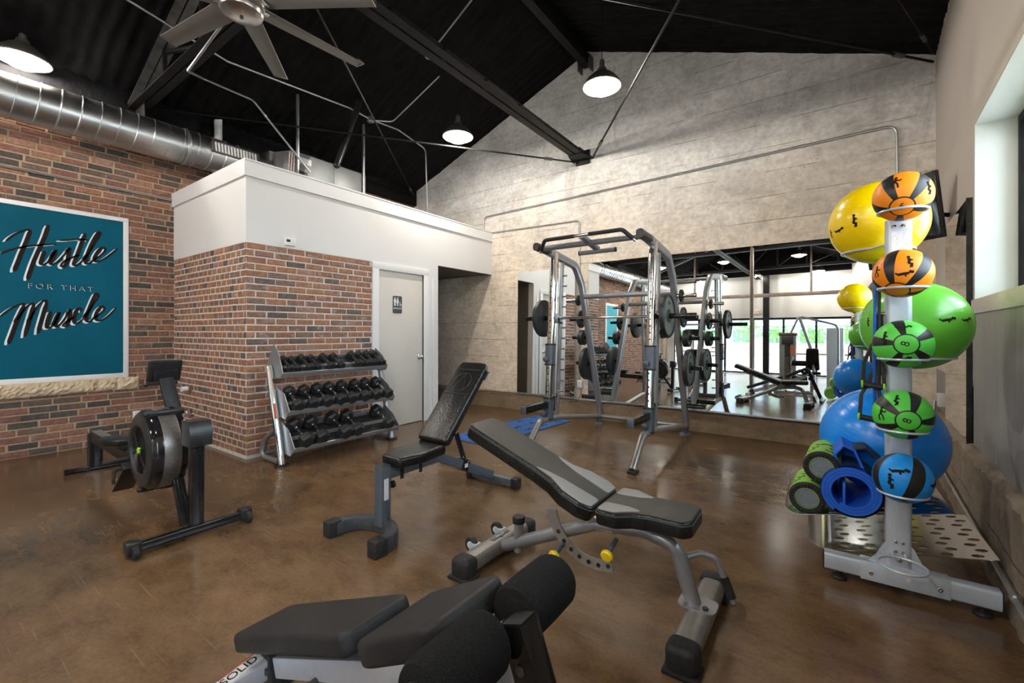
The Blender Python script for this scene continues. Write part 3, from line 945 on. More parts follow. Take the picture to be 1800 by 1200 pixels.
def angle_pair(b, p, q, w=.09, gap=.012, up=(0,0,1), t=.008):
    """two steel angles back to back"""
    prof = [(gap/2, 0), (gap/2 + w*.75, 0), (gap/2 + w*.75, t), (gap/2 + t, t), (gap/2 + t, w), (gap/2, w)]
    b.sweep(prof, [p, q], up=up); b.sweep([(-x, y) for x, y in reversed(prof)], [p, q], up=up)

def truss(Y, label, name='roof_truss'):
    t = thing(name, label, 'truss', (0, Y, 0), group='steel roof trusses')
    zb = 3.80
    xl, xr = XL + .08, .62
    b = MB(); angle_pair(b, (xl, 0, zb), (xr, 0, zb), .10); b.build('bottom_chord', M_BLACKSTEEL, t)
    for s, xe in ((-1, xl), (1, xr)):
        b = MB(); angle_pair(b, (xe, 0, gz(xe) - .13), (RIDGE_X, 0, RIDGE_Z - .16), .10); b.build('top_chord', M_GREYSTEEL if s < 0 else M_BLACKSTEEL, t)
    for x in (-5.55, -4.6, -3.7, -1.95, -1.1, -.25):
        b = MB(); b.bar([(x, 0, zb + .06), (x, 0, gz(x) - .14)], .05, .035); b.build('web_post', M_BLACKSTEEL, t)
    xs = [-6.3, -5.55, -4.6, -3.7, RIDGE_X, -1.95, -1.1, -.25, .5]
    for i in range(8):
        a, c = (xs[i], xs[i+1]) if xs[i] < RIDGE_X else (xs[i+1], xs[i])
        b = MB(); b.bar([(a, .02, gz(a) - .16), (c, .02, zb + .06)], .04, .03); b.build('web_diagonal', M_BLACKSTEEL, t)
    for x in (xl, RIDGE_X, xr):
        z = gz(x) - .2 if x != RIDGE_X else RIDGE_Z - .25
        b = MB(); b.box((x + (.12 if x < RIDGE_X else -.12 if x > RIDGE_X else 0), 0, z), (.34, .012, .26), bev=.003); b.build('gusset_plate', M_BLACKSTEEL, t)
truss(TY, 'steel roof truss above the silver fan')
truss(-2.4, 'steel roof truss over the room behind the viewer, seen in the mirror')
truss(-6.0, 'furthest steel roof truss seen in the mirror')

# ridge beam and the long tie beam beneath it
b = MB(); b.bar([(RIDGE_X, YF, RIDGE_Z - .13), (RIDGE_X, YK - .02, RIDGE_Z - .13)], .11, .16)
rb = tag(b.build('ridge_beam', M_BLACKSTEEL), 'black ridge beam running to the peak of the gable wall', 'beam')
b = MB()
for s in (-1, 1): b.box((RIDGE_X + s * .085, YK - .08, RIDGE_Z - .19), (.02, .14, .20), bev=.004)
b.build('ridge_bracket', M_GREYSTEEL, rb)
tb = thing('tie_beam', 'long black steel beam bolted to the concrete gable wall', 'beam', (-2.9, 0, 3.79))
b = MB(); angle_pair(b, (0, YF + .1, 0), (0, YK - .05, 0), .12, .02); b.build('beam_angles', M_BLACKSTEEL, tb)
b = MB()
for k in range(14): b.box((0, YK - .45 - k * .62, .05), (.10, .07, .085), bev=.004)
b.build('batten_plate', M_BLACKSTEEL, tb)
b = MB(); b.prism([(-.17, 0), (.17, 0), (.11, -.26), (-.11, -.26)], -.014, .006, Matrix.Translation((0, YK - .01, .0)))
b.box((0, YK - .10, .06), (.05, .16, .15), bev=.006); b.box((0, YK - .015, .03), (.22, .03, .2), bev=.004)
b.build('wall_bracket', M_BLACKSTEEL, tb)
b = MB(); b.sphere((.02, 1.95, .02), .055, 10, 7); b.build('foam_blob', mat('tan_foam_blob', (.35, .25, .12), .9, var=(30, (.45, .33, .17)), bump=(60, 1)), tb, 'dab of tan spray foam on the beam')

def rod(p, q, r, label, name='tie_rod', m=None):
    b = MB(); b.tube([p, q], r, 8)
    d = (Vector(q) - Vector(p)).normalized()
    o = b.build(name, m or M_BLACKSTEEL)
    tag(o, label, 'tie rod', 'steel cross-bracing rods')
    bb = MB(); mid = Vector(p) + (Vector(q) - Vector(p)) * .08
    bb.tube([mid - d * .06, mid + d * .06], r * 1.9, 8); bb.build('turnbuckle', M_GREYSTEEL, o)
    return o
rod((-2.99, YK - .06, 3.76), (XL + .12, TY, 3.84), .012, 'thin black tie rod from the beam bracket toward the duct')
rod((-2.72, YK - .04, 3.80), (.55, TY, 3.84), .012, 'thin black tie rod rising right from the beam bracket')
rod((XR - .03, YK - .06, 3.875), (-2.76, TY, 3.84), .012, 'thin black tie rod fixed to the top of the taupe wall corner')
rod((XL + .1, YK - .1, 3.86), (-3.04, TY, 3.84), .010, 'thin black tie rod crossing the roof behind the fan')
rod((XR - .035, YK - .12, 3.925), (-.6, TY, 4.10), .009, 'upper thin rod fixed to the taupe wall corner')

# ================================================================== PENDANT LAMPS
def make_lamp():
    t = thing('pendant_lamp', 'caged dome pendant lamp', 'lamp', (0, 0, 0), group='caged pendant lamps')
    R = .200
    MB().lathe([(.030, .20), (.045, .19), (.055, .155), (.10, .125), (.155, .075), (.188, .030), (R + .006, 0), (R, -.004)], 36).build('lamp_shade', M_SHADE, t)
    MB().lathe([(.03, .183), (.05, .15), (.097, .118), (.151, .069), (.184, .026), (R - .001, -.003)], 36).build('shade_lining', M_SHADEIN, t)
    MB().lathe([(0, .285), (.018, .283), (.026, .27), (.028, .20), (.034, .195), (.034, .18), (0, .18)], 16).build('socket_neck', M_SHADE, t)
    MB().sphere((0, 0, .085), .045, 16, 10, (1, 1, 1.35)).build('bulb', M_BULB, t)
    cg = MB()
    for rr, zz in ((R - .002, -.006), (.105, -.058)): cg.torus((0, 0, zz), rr, .0032, n=32, m=6)
    for k in range(8):
        a = 2 * PI * k / 8
        pts = [(R * math.cos(a) * s, R * math.sin(a) * s, -.006 - .062 * (1 - s ** 2.2)) for s in (1, .85, .65, .45, .25, .06)]
        cg.tube(pts, .0026, 6)
    cg.build('wire_guard', M_SHADE, t)
    MB().tube([(0, 0, .28), (0, 0, 1.0)], .004, 6).build('cord', M_BLACKSTEEL, t)
    return t
lamp0 = make_lamp()
LAMPS = [(-1.919, 4.343, 'caged dome pendant lamp hanging before the peak of the concrete wall'),
         (-3.971, 4.346, 'caged dome pendant lamp against the black roof above the white enclosure'),
         (-6.238, .714, 'caged dome pendant lamp next to the round duct'),
         (-4.1, -.35, 'caged dome pendant lamp left of the viewer, out of view'),  # this lamp and the next are unseen, added to light the room
         (-1.2, -.6, 'caged dome pendant lamp above the viewer, out of view'),
         (-5.3, -4.0, 'caged dome pendant lamp seen in the mirror left of the steel post'),
         (-3.2, -4.0, 'caged dome pendant lamp seen in the mirror behind the steel post'),
         (-1.13, -4.0, 'caged dome pendant lamp seen highest in the mirror'),
         (-4.9, -7.6, 'caged dome pendant lamp near the storefront, leftmost in the mirror'),
         (-2.88, -7.6, 'caged dome pendant lamp before the far white wall in the mirror'),
         (-.87, -7.6, 'caged dome pendant lamp before the far white wall, rightmost in the mirror')]
for i, (x, y, lb) in enumerate(LAMPS):
    t = lamp0 if i == 0 else copy_tree(lamp0)
    t.location = (x, y, 3.85); t['label'] = lb
    cd = [c for c in t.children if c.name.startswith('cord')][0]
    cd.scale.z = 1; 
    h = gz(x) - 3.85 + .05
    cd.scale = (1, 1, (h) / 1.0); cd.location = (0, 0, .28 - .28 * h)
    ld = bpy.data.lights.new('lamp_light', 'POINT'); ld.energy = LAMP_W * (1.6 if i == 2 else 4); ld.color = (1.0, .94, .86)
    ld.shadow_soft_size = .055
    lo = bpy.data.objects.new('lamp_light', ld); COL.objects.link(lo); lo.parent = t; lo.location = (0, 0, -.02)

# ================================================================== CEILING FAN
HX, HY, HZ = -3.30, 1.40, 3.44
fan = thing('ceiling_fan', 'large silver ceiling fan with seven blades', 'fan', (HX, HY, HZ))
MB().lathe([(0, -.002), (.05, .0), (.10, .008), (.128, .022), (.138, .045), (.138, .060), (.128, .064), (.125, .075), (.142, .080), (.146, .12), (.140, .155), (.10, .175), (0, .18)], 40).build('hub', M_NICKEL, fan)
MB().lathe([(0, .0), (.012, -.006), (.012, -.010), (0, -.012)], 12).build('hub_screw', M_GREYSTEEL, fan)
MB().lathe([(.0, .17), (.13, .172), (.155, .20), (.158, .29), (.14, .32), (.05, .335), (0, .335)], 36).build('motor_housing', M_NICKEL, fan)
MB().cyl((0, 0, .32), (0, 0, gz(HX) - HZ + .02), .028, n=14).build('down_rod', M_BLACKSTEEL, fan)
for k in range(7):
    a = math.radians(35 + k * 360 / 7)
    M = Matrix.Translation((0, 0, .095)) @ Matrix.Rotation(a, 4, 'Z') @ Matrix.Rotation(math.radians(9), 4, 'X')
    vs = []; fs = []
    n = 12
    for i in range(n + 1):
        s = i / n; x = .12 + .80 * s
        wd = .160 - .045 * s
        for q in range(5):
            f = q / 4; y = wd * (f - .5)
            z = .012 * (1 - (2 * f - 1) ** 2)
            vs += [(x, y, z), (x, y, z + .006)]
    for i in range(n):
        for q in range(4):
            a0 = (i * 5 + q) * 2; b0 = a0 + 2; c0 = a0 + 10; d0 = c0 + 2
            fs += [(a0, b0, d0, c0), (a0 + 1, c0 + 1, d0 + 1, b0 + 1)]
        a0 = i * 10; c0 = a0 + 10
        fs += [(a0, c0, c0 + 1, a0 + 1), (a0 + 8, a0 + 9, c0 + 9, c0 + 8)]
    fs.append((0, 1, 3, 5, 7, 9, 8, 6, 4, 2)); e = n * 10
    fs.append((e, e + 2, e + 4, e + 6, e + 8, e + 9, e + 7, e + 5, e + 3, e + 1))
    bl = MB(M).add(vs, fs).build('blade', M_BLADE, fan)
    wl = MB(M); wl.prism([(-.058, .0), (.058, .0), (.062, .02), (.05, .055), (.03, .062), (-.04, .02)], .915, .921, Matrix(((0,0,1,0), (1,0,0,0), (0,1,0,0), (0,0,0,1))))
    wl.build('winglet', M_NICKEL, bl)
    MB(M).box((.13, 0, .0), (.08, .09, .012), bev=.003).build('blade_clamp', M_NICKEL, bl)

# ================================================================== DUCT AND AIR HANDLER
DX, DZ, DR = -6.235, 3.462, .205
du = thing('spiral_duct', 'round galvanised spiral duct running along the brick wall', 'duct', (DX, 0, DZ))
MB().lathe([(DR, YF + .4), (DR, 2.95)], 40, frame((0, 0, 0), (0, 1, 0))).build('duct_pipe', M_DUCT, du)
pts = []
n = int((2.9 + 5) / .145)
for k in range(n * 24):
    a = 2 * PI * k / 24
    pts.append((math.cos(a) * (DR + .001), -5 + .145 * k / 24, math.sin(a) * (DR + .001)))
MB().sweep([(-.008, 0), (-.004, .007), (.004, .007), (.008, 0)], pts, caps=False).build('spiral_seam', M_EMT, du)
MB().lathe([(DR + .006, 1.98), (DR + .012, 2.0), (DR + .006, 2.02)], 40, frame((0, 0, 0), (0, 1, 0))).build('coupling_band', M_EMT, du)
gr = thing('air_register', 'slotted metal air register on the duct above the white enclosure', 'vent', (DX, 2.50, DZ))
Mg = Matrix.Rotation(math.radians(-12), 4, 'Y')
b = MB(Mg); y0, y1, z0, z1 = -.27, .27, -.075, .075; x = DR - .004
for a_, c_ in (((x-.05, y0, z0), (x+.02, y1, z0+.016)), ((x-.05, y0, z1-.016), (x+.02, y1, z1)), ((x-.05, y0, z0), (x+.02, y0+.02, z1)), ((x-.05, y1-.02, z0), (x+.02, y1, z1))): b.span(a_, c_)
b.build('register_frame', M_EMT, gr)
MB(Mg).span((x - .05, y0 + .02, z0 + .016), (x - .03, y1 - .02, z1 - .016)).build('register_back', M_BLACKSTEEL, gr)
for k in range(14):
    yy = y0 + .04 + k * (.46 / 13)
    MB(Mg).span((x - .02, yy - .008, z0 + .016), (x + .014, yy + .008, z1 - .016)).build('slat', M_WPLASTIC, gr)
ah = thing('air_handler', 'grey sheet-metal air handler on top of the white enclosure', 'air handler', (-5.85, 3.43, 2.94))
MB().span((-.26, -.45, .06), (.26, .66, .66), .006).build('cabinet', M_HVAC, ah)
MB().span((.262, -.43, .08), (.268, .12, .64), .002).build('access_panel', M_HVAC, ah)
MB().span((.262, .135, .08), (.268, .64, .64), .002).build('access_panel', M_HVAC, ah)
MB().span((.268, -.38, .34), (.272, -.25, .42)).build('control_window', M_LCD, ah)
MB().span((.268, -.40, .52), (.271, -.20, .60)).build('data_label', M_STICKER, ah)
b = MB(); b.add([(-.5, -.50, .35), (-.2, -.50, .35), (-.2, -.50, .72), (-.5, -.50, .72), (-.26, -.45, .06), (.26, -.45, .06), (.26, -.45, .66), (-.26, -.45, .66)], [(0,1,2,3), (0,4,5,1), (1,5,6,2), (2,6,7,3), (3,7,4,0)])
b.at(Matrix.Identity(4)).span((-.6, -.52, .30), (-.2, -.45, .74)); b.build('plenum', M_DUCT, ah)
for y in (-.40, .60):
    MB().bar([(.29, y, .0), (.29, y, gz(-5.56) - 2.94 + .02)], .035, .03).build('hanger_strut', M_EMT, ah)
b = MB()
for k in range(3): b.tube([(.31 + .006 * k, -.50 + .03 * k, .02), (.30, -.53 + .035 * k, .3), (.27, -.49 + .03 * k, .62)], .005, 6)
b.build('wiring', mat('red_white_wiring', (.45, .20, .16), .5, var=(60, (.75, .70, .66))), ah)
for y in (-.62, -.02, .5): MB().span((-.3, y - .03, 0), (.3, y + .03, .062)).build('skid', M_BLACKSTEEL, ah)
vp = tag(MB().cyl((-6.44, 2.45, 3.0), (-6.44, 2.45, gz(-6.44) + .05), .045, n=16).build('vent_pipe', M_WPLASTIC), 'white vent pipe rising behind the duct into the roof', 'pipe')
fs_ = thing('flue_pipe', 'black leaning pipe over the air handler', 'pipe', (0, 0, 0))
p0, p1 = onXv(592, 290, -5.2), onXv(632, 180, -5.2)
b = MB(); b.tube([p0, p1], .04, 12); b.build('pipe_body', M_PLASTIC, fs_)
b = MB(); b.sphere(p0, .046, 12, 8); b.build('pipe_elbow', M_PLASTIC, fs_)

# ================================================================== CONDUITS
def conduit(pts, label, r=.011, fil=.08, straps=None, m=None, name='conduit'):
    b = MB(); b.tube(pts, r, 8, fil)
    o = b.build(name, m or M_EMT); tag(o, label, 'conduit', 'metal conduits')
    if straps:
        P = [Vector(p) for p in pts]
        for i, s in straps:
            c = P[i] + (P[i+1] - P[i]) * s; d = (P[i+1] - P[i]).normalized()
            bb = MB(); bb.tube([c - d * .012, c + d * .012], r * 1.45, 8); bb.build('strap', M_EMT, o)
    return o
YW = YK - .018
conduit([onY(850, 405, YW), onY(850, 382, YW), onY(1576, 219, YW), onY(1578, 330, YW)], 'long galvanised conduit climbing across the concrete gable wall', .012, .10, [(1, .12), (1, .35), (1, .6), (1, .85)])
conduit([onY(866, 409, YW), onY(1018, 387, YW), onY(1019, 668, YW)], 'thin conduit dropping to the outlet between the mirrors', .009, .06, [(0, .3), (0, .7), (1, .4), (1, .8)])
conduit([onXv(0, 290, XL + .016) + Vector((0, -1.2, 0)), onXv(303, 352, XL + .016)], 'galvanised conduit along the brick wall above the mural', .012, 0, [(0, .55), (0, .8)])
conduit([onY(772, 681, YK - .07), onY(900, 690, YK - .07), onY(1433, 742, YK - .07), onY(1500, 750, YK - .07)], 'galvanised conduit along the plinth under the mirrors', .010, 0, [(1, .15), (1, .4), (1, .7)])
cr_ = conduit([RW @ Vector((-.075, -6.0, .178)), RW @ Vector((-.075, -1.5, .178)), RW @ Vector((-.075, -.42, .19)), RW @ Vector((-.04, -.36, .62))], 'galvanised conduit low along the rough concrete plinth', .013, .08, [(0, .6), (0, .95), (1, .3), (1, .4)])
# roof conduits, hung just below the foam
zt = 3.93
conduit([Vector((-3.05, TY - .07, zt)), onY(330, 125, TY - .07), onZ(333, 121, zt + .0) + Vector((-.02, .12, -.03)), onXv(445, 176, -5.35), onXv(545, 303, -5.35)], 'bent conduit from the truss down to the air handler', .012, .09, [(0, .5), (3, .2)])
conduit([onroof(215, -6), onroof(400, 108), onroof(615, 190), onroof(652, 210)], 'long conduit under the black roof left of the junction box', .011, 0)
conduit([onroof(652, 210), onroof(700, 228), onXv(748, 262, -5.0), onXv(752, 395, -5.0)], 'conduit bending down onto the white enclosure', .011, .12)
conduit([onroof(652, 210) + Vector((0, 0, -.01)), onroof(690, 214), onroof(772, 134)], 'conduit running up the roof between the two junction boxes', .010, .1)
conduit([onroof(662, 22), onroof(720, 62), onroof(754, 96)], 'short bent conduit leaving the upper junction box', .011, .12)
conduit([onroof(754, 96), onroof(832, -4)], 'straight conduit rising from the upper junction box', .010, 0)
conduit([onroof(758, 96), onroof(776, 108), onroof(782, 118)], 'short conduit stub on the lower side of the upper junction box', .010, .05)
def jbox(p, label, n):
    o = tag(MB(Matrix.Translation(p)).lathe([(0, -.035), (.048, -.035), (.052, -.03), (.052, .03), (0, .034)], 8).build('junction_box', M_EMT), label, 'junction box', 'roof junction boxes')
    MB(Matrix.Translation(p)).lathe([(0, -.042), (.03, -.042), (.03, -.034)], 12).build('cover', M_EMT, o)
jbox(onroof(754, 96), 'octagonal junction box high under the black roof beam', 0)
jbox(onroof(652, 210), 'junction box above the air handler', 1)
# ================================================================== SMALL WALL FITTINGS
th = thing('thermostat', 'white thermostat on the wall above the brick', 'thermostat', (XB, 2.43, 2.205))
MB().box((.014, 0, 0), (.028, .125, .085), bev=.008).build('body', M_WPLASTIC, th)
MB().box((.0285, -.025, .008), (.002, .040, .026)).build('display', M_LCD, th)
for z in (.018, -.005): MB().box((.029, .035, z), (.003, .02, .009), bev=.001).build('button', M_WPLASTIC, th)
pc = thing('pipe_stub', 'capped white pipe stub sticking out of the brick', 'pipe', (-5.975, YB, .60))
MB().cyl((0, 0, 0), (0, -.05, 0), .024, n=16).build('brass_collar', M_BRASS, pc)
MB().cyl((0, -.04, 0), (0, -.10, 0), .030, n=18).build('white_cap', M_WPLASTIC, pc)
hb = thing('hose_bib', 'chrome hose tap low on the brick enclosure', 'tap', (-5.94, YB, .31))
b = MB(); b.cyl((0, 0, 0), (0, -.07, 0), .014, n=12); b.tube([(0, -.06, 0), (0, -.10, .0), (-.02, -.12, -.04)], .012, 10, .03); b.lathe([(0, 0), (.034, 0), (.034, .006), (0, .008)], 16, frame((0, 0, 0), (0, -1, 0))); b.build('tap_body', M_CHROME, hb)
b = MB(); b.cyl((0, -.06, .01), (0, -.06, .05), .007, n=8); b.tube([(-.045, -.06, .055), (.045, -.06, .05)], .010, 8); b.build('tap_handle', M_CHROME, hb)
def outlet(loc, label, m=None, mw=None):
    t = thing('outlet_box', label, 'outlet', loc)
    if mw is not None: t.matrix_world = mw
    MB().box((0, -.022, 0), (.075, .045, .115), bev=.005).build('box', m or M_WPLASTIC, t)
    MB().box((0, -.047, 0), (.068, .004, .108), bev=.001).build('cover_plate', M_WPLASTIC, t)
    for z in (-.024, .024): MB().box((0, -.05, z), (.032, .003, .028), bev=.001).build('receptacle', M_STICKER, t)
    return t
outlet((onY(1021, 675, YK).x, YK, .485), 'grey outlet box between the two mirrors')
outlet((0, 0, 0), 'grey outlet box on the brick beside the rowing machine', M_EMT, Matrix.Translation((XL, 1.63, .285)) @ Matrix.Rotation(math.radians(90), 4, 'Z'))
outlet((0, 0, 0), 'white outlet box on the taupe wall near the corner', None, RW @ Matrix.Translation((0, -.62, .66)) @ Matrix.Rotation(math.radians(-90), 4, 'Z'))
cb = onY(1021, 682, YK - .03)
tag(MB().tube([cb, cb + Vector((.01, -.02, -.10)), cb + Vector((-.05, -.03, -.19)), cb + Vector((-.16, -.035, -.215))], .006, 8, .06).build('power_cord', M_GREYSTEEL), 'grey power cord drooping from the outlet between the mirrors', 'cord')

# ================================================================== YOGA MAT ON FLOOR
def on_floor(px, py): return onZ(px, py, 0)
b = MB()
b.prism(rrect(1.75, .62, .02, 3), 0, .008)
ym = tag(b.build('exercise_mat', mat('blue_mat_foam', (.02, .09, .30), .8, var=(9, (.03, .12, .38), 4), bump=(200, .3))), 'flat blue exercise mat on the floor behind the benches', 'mat')
ym.location = (-3.27, 4.66, .001); ym.rotation_euler = (0, 0, math.radians(86))
bb = MB()
rs = random.Random(3)
for i in range(5):
    for q in range(3):
        x, y = -.7 + i * .33 + rs.random() * .05, -.2 + q * .2 + rs.random() * .03
        pts = [(x + .03 * k, y + .035 * math.sin(k * 1.9 + i + q)) for k in range(5)]
        for k in range(4):
            bb.tube([(pts[k][0], pts[k][1], .0085), (pts[k+1][0], pts[k+1][1], .0085)], .004, 4)
bb.build('printed_figures', M_MBLACK, ym, kind='stuff')

# ================================================================== DUMBBELL RACK
RKY0, RKY1 = 2.14, 3.36
rk = thing('dumbbell_rack', 'silver three-tier dumbbell rack against the brick', 'rack', (0, 0, 0))
TIERS = [(-4.20, .835, .27), (-4.075, .485, .30), (-3.985, .15, .33)]
tl = math.radians(29)
for ti, (xf, zf, dp) in enumerate(TIERS):
    M = Matrix.Translation((xf, 0, zf)) @ Matrix.Rotation(tl, 4, 'Y')
    b = MB(M)
    b.span((-.012, RKY0, -.02), (.0, RKY1, .03), .002); b.span((-dp, RKY0, -.012), (-.012, RKY1, -.004))
    b.span((-dp, RKY0, -.012), (-dp + .008, RKY1, .05), .002); b.span((-dp * .62, RKY0, -.004), (-dp * .45, RKY1, .0005))
    b.build('shelf', M_SILVER, rk)
    b = MB(M)
    b.span((-dp + .01, RKY0 + .02, -.004), (-dp * .62, RKY1 - .02, .004)); b.span((-dp * .45, RKY0 + .02, -.004), (-.014, RKY1 - .02, .004))
    b.build('shelf_liner', M_RUBBER, rk)
    for y in (RKY0 - .004, RKY1 - .002):
        pp = [(-dp - .01, -.05), (-dp * .45, -.12), (0.0, -.03), (.006, .03), (-dp * .5, .09), (-dp - .02, .10)]
        if y < 3: pp = [(-dp - .03, -.04), (-.17, -.13), (-.02, -.03), (.004, .03), (-dp * .62, .16), (-dp - .01, .19)] if ti == 0 else [(-dp, -.02), (-.20, -.15), (-.03, -.08), (.004, .025), (-dp * .55, .12), (-dp, .10)]
        MB(M).prism(pp, y, y + .006, Matrix(((1,0,0,0), (0,0,1,0), (0,1,0,0), (0,0,0,1)))).build('side_bracket', M_SILVER, rk)
for y in (RKY0 - .035, RKY1 + .03):
    MB().tube([(-4.14, y, .012), (-4.385, y, .92)], .032, 16).build('upright', M_CHROME if y < 3 else M_SILVER, rk)
    MB().lathe([(0, 0), (.062, 0), (.062, .014), (.035, .018), (0, .018)], 20, Matrix.Translation((-4.14, y, 0))).build('foot_pad', M_RUBBER, rk)
    MB().tube([(-4.235, y, .34), (-4.46, y, .20), (-4.52, y, .07), (-4.46, y, .028), (-4.20, y, .028)], .026, 12, .09).build('rear_leg', M_SILVER, rk)
MB().tube([(-4.50, RKY0 - .03, .06), (-4.50, RKY1 + .03, .06)], .022, 12).build('rear_crossbar', M_SILVER, rk)
up = Vector((-4.385 + 4.14, 0, .908)).normalized()
MB(frame((-4.14 + up.x * .52 + .034, RKY0 - .045, up.z * .52), (1, 0, .27), (0, 0, 1))).span((-.075, -.012, 0), (.075, .012, .002)).build('warning_sticker', M_ORANGESTK, rk)

def make_dumbbell(r, L, hl):
    t = thing('hex_dumbbell', 'x', 'dumbbell', group='black hex dumbbells on the rack')
    for s in (-1, 1):
        prof = [(r * math.cos(PI / 6 + k * PI / 3), r * math.sin(PI / 6 + k * PI / 3)) for k in range(6)]
        x0, x1 = s * L / 2, s * (L / 2 + hl)
        b = MB(); ch = hl * .22
        b.sweep(prof, [(x0, 0, 0), (x0 + s * ch, 0, 0), (x1 - s * ch, 0, 0), (x1, 0, 0)], up=(0, 0, 1), scales=[.80, 1, 1, .80])
        h = b.build('hex_head', M_HEX, t, smooth=0)
        MB().lathe([(0, 0), (r * .5, 0), (r * .5, .001)], 18, frame((x1 + s * .0003, 0, 0), (s, 0, 0))).build('end_badge', M_RUBBER, h)
        MB().cyl((s * (L / 2 - .012), 0, 0), (x0 + s * .002, 0, 0), .0165, n=14).build('collar', M_CHROME, t)
    MB().lathe([(.013, -L/2), (.0155, -L/4), (.0165, 0), (.0155, L/4), (.013, L/2)], 14, frame((0, 0, 0), (1, 0, 0))).build('grip', M_CHROME if r > .06 else M_RUBBER, t)
    return t
protos = {}
ORD = ['first', 'second', 'third', 'fourth', 'fifth', 'sixth', 'seventh', 'eighth', 'ninth', 'tenth']
TN = ['top', 'middle', 'bottom']
ROWS = [[(2.235, .040), (2.315, .036), (2.425, .043), (2.52, .040), (2.66, .045), (2.78, .044), (3.00, .050), (3.105, .049), (3.20, .050), (3.30, .050)],
        [(2.235, .060), (2.385, .060), (2.53, .062), (2.67, .062), (2.81, .064), (2.975, .064), (3.115, .064), (3.265, .064)],
        [(2.255, .074), (2.42, .071), (2.66, .076), (2.82, .074), (3.215, .072)]]
for ti, row in enumerate(ROWS):
    xf, zf, dp = TIERS[ti]
    M = Matrix.Translation((xf, 0, zf)) @ Matrix.Rotation(tl, 4, 'Y')
    for i, (y, r) in enumerate(row):
        key = round(r, 3)
        if key not in protos:
            t = make_dumbbell(r * 1.06, .155 if r > .055 else .125, r * 1.2); protos[key] = t
        else:
            t = copy_tree(protos[key])
        t['label'] = 'black hex dumbbell, %s from the left on the %s tier of the rack' % (ORD[i], TN[ti])
        t.matrix_world = M @ Matrix.Translation((-dp * .5, y, .006 + r * 1.06 * .866)) @ Matrix.Rotation(math.radians(random.uniform(-4, 4)), 4, 'Z') @ Matrix.Rotation(PI / 6 * 0, 4, 'X')

# ================================================================== ROWING MACHINE
rw = thing('rowing_machine', 'black rowing machine with round flywheel beside the brick wall', 'rowing machine', (0, 1.06, 0))
MB().bar([(-3.14, -.29, .045), (-3.14, .29, .045)], .055, .05, .006).build('front_foot', M_GLOSSBLK, rw)
for y in (-.29, .29):
    b = MB(); b.box((-3.14, y, .05), (.075, .07, .07), bev=.008); b.build('foot_cap', M_PLASTIC, rw)
    b = MB(); b.lathe([(0, -.014), (.032, -.014), (.036, -.01), (.036, .01), (.032, .014), (0, .014)], 18, frame((-3.085, y, .036), (0, 1, 0))); b.build('transport_wheel', M_RUBBER, rw)
MB().bar([(-3.16, .02, .06), (-3.15, .02, .60)], .07, .065, .008, up=(1, 0, 0)).build('front_post', M_GLOSSBLK, rw)
b = MB(); b.prism([(-.07, -.07), (.055, -.07), (.062, .02), (.03, .08), (-.07, .08)], -.06, .06, Matrix.Translation((-3.135, .02, .63)) @ Matrix(((1,0,0,0), (0,0,1,0), (0,1,0,0), (0,0,0,1)))); b.build('post_cap', M_PLASTIC, rw)
MB().bar([(-3.19, -.02, .07), (-3.40, -.01, .38)], .06, .05, .006).build('strut', M_GLOSSBLK, rw)
Fc = Vector((-3.52, -.06, .505)); FR = .245
Mf = frame(Fc, (0, -1, 0))
b = MB(); b.lathe([(FR - .05, .105), (FR - .015, .10), (FR, .085), (FR + .006, .07), (FR + .006, -.07), (FR, -.085), (FR - .05, -.10)], 48, Mf); b.build('flywheel_housing', M_GLOSSBLK, rw)
MB().lathe([(FR + .0075, -.045), (FR + .0085, -.04), (FR + .0085, .04), (FR + .0075, .045)], 48, Mf).build('perforated_band', mat('perforated_steel_band', (.42, .40, .37), .4, metal=.9, var=(220, (.22, .21, .2), 1)), rw)
MB().lathe([(FR - .02, .101), (FR - .05, .112), (FR - .085, .112), (FR - .10, .10)], 48, Mf).build('rim_ring', mat('dark_grey_rim', (.035, .038, .043), .25, metal=.4, var=(20, (.045, .048, .053))), rw)
MB().lathe([(0, .06), (FR - .09, .06), (FR - .05, .09)], 40, Mf).build('flywheel_disc', M_IRON, rw)
gl_ = MB()
for rr in [.035 + .0125 * k for k in range(10)]: gl_.torus(Mf @ Vector((0, 0, .104 - rr * .05)), rr, .0022, (0, -1, 0), 36, 5)
for k in range(6):
    a = PI / 3 * k + .3
    gl_.tube([Mf @ Vector((.02 * math.cos(a), .02 * math.sin(a), .106)), Mf @ Vector((.15 * math.cos(a), .15 * math.sin(a), .10))], .004, 6)
gl_.build('vent_grille', M_PLASTIC, rw)
MB().lathe([(0, .112), (.018, .112), (.022, .108), (.022, .10)], 16, Mf).build('damper_mark', M_GREEN_AC, rw, 'lime green damper marker')
MB().lathe([(0, -.08), (FR - .05, -.08), (FR - .05, -.10)], 40, Mf).build('rear_disc', M_PLASTIC, rw)
for (ax, az) in ((.10, .235), (-.01, -.25)):
    b = MB(); c = Fc + Vector((ax, 0, az * 1.0)); b.box(c, (.05, .20, .035), bev=.008); b.sphere(c + Vector((.012, -.10, .0)), .016, 10, 7); b.build('housing_clip', M_PLASTIC, rw)
MB().bar([(-3.62, .05, .72), (-3.70, .02, .96)], .085, .035, .008, up=(1, 0, 0)).build('monitor_arm', M_PLASTIC, rw)
b = MB(frame((-3.70, .02, .985), (.93, 0, -.36), (0, 1, 0))); b.box((0, 0, 0), (.19, .155, .035), bev=.01); b.box((0, -.015, .026), (.13, .085, .03), bev=.008); b.build('monitor', M_PLASTIC, rw)
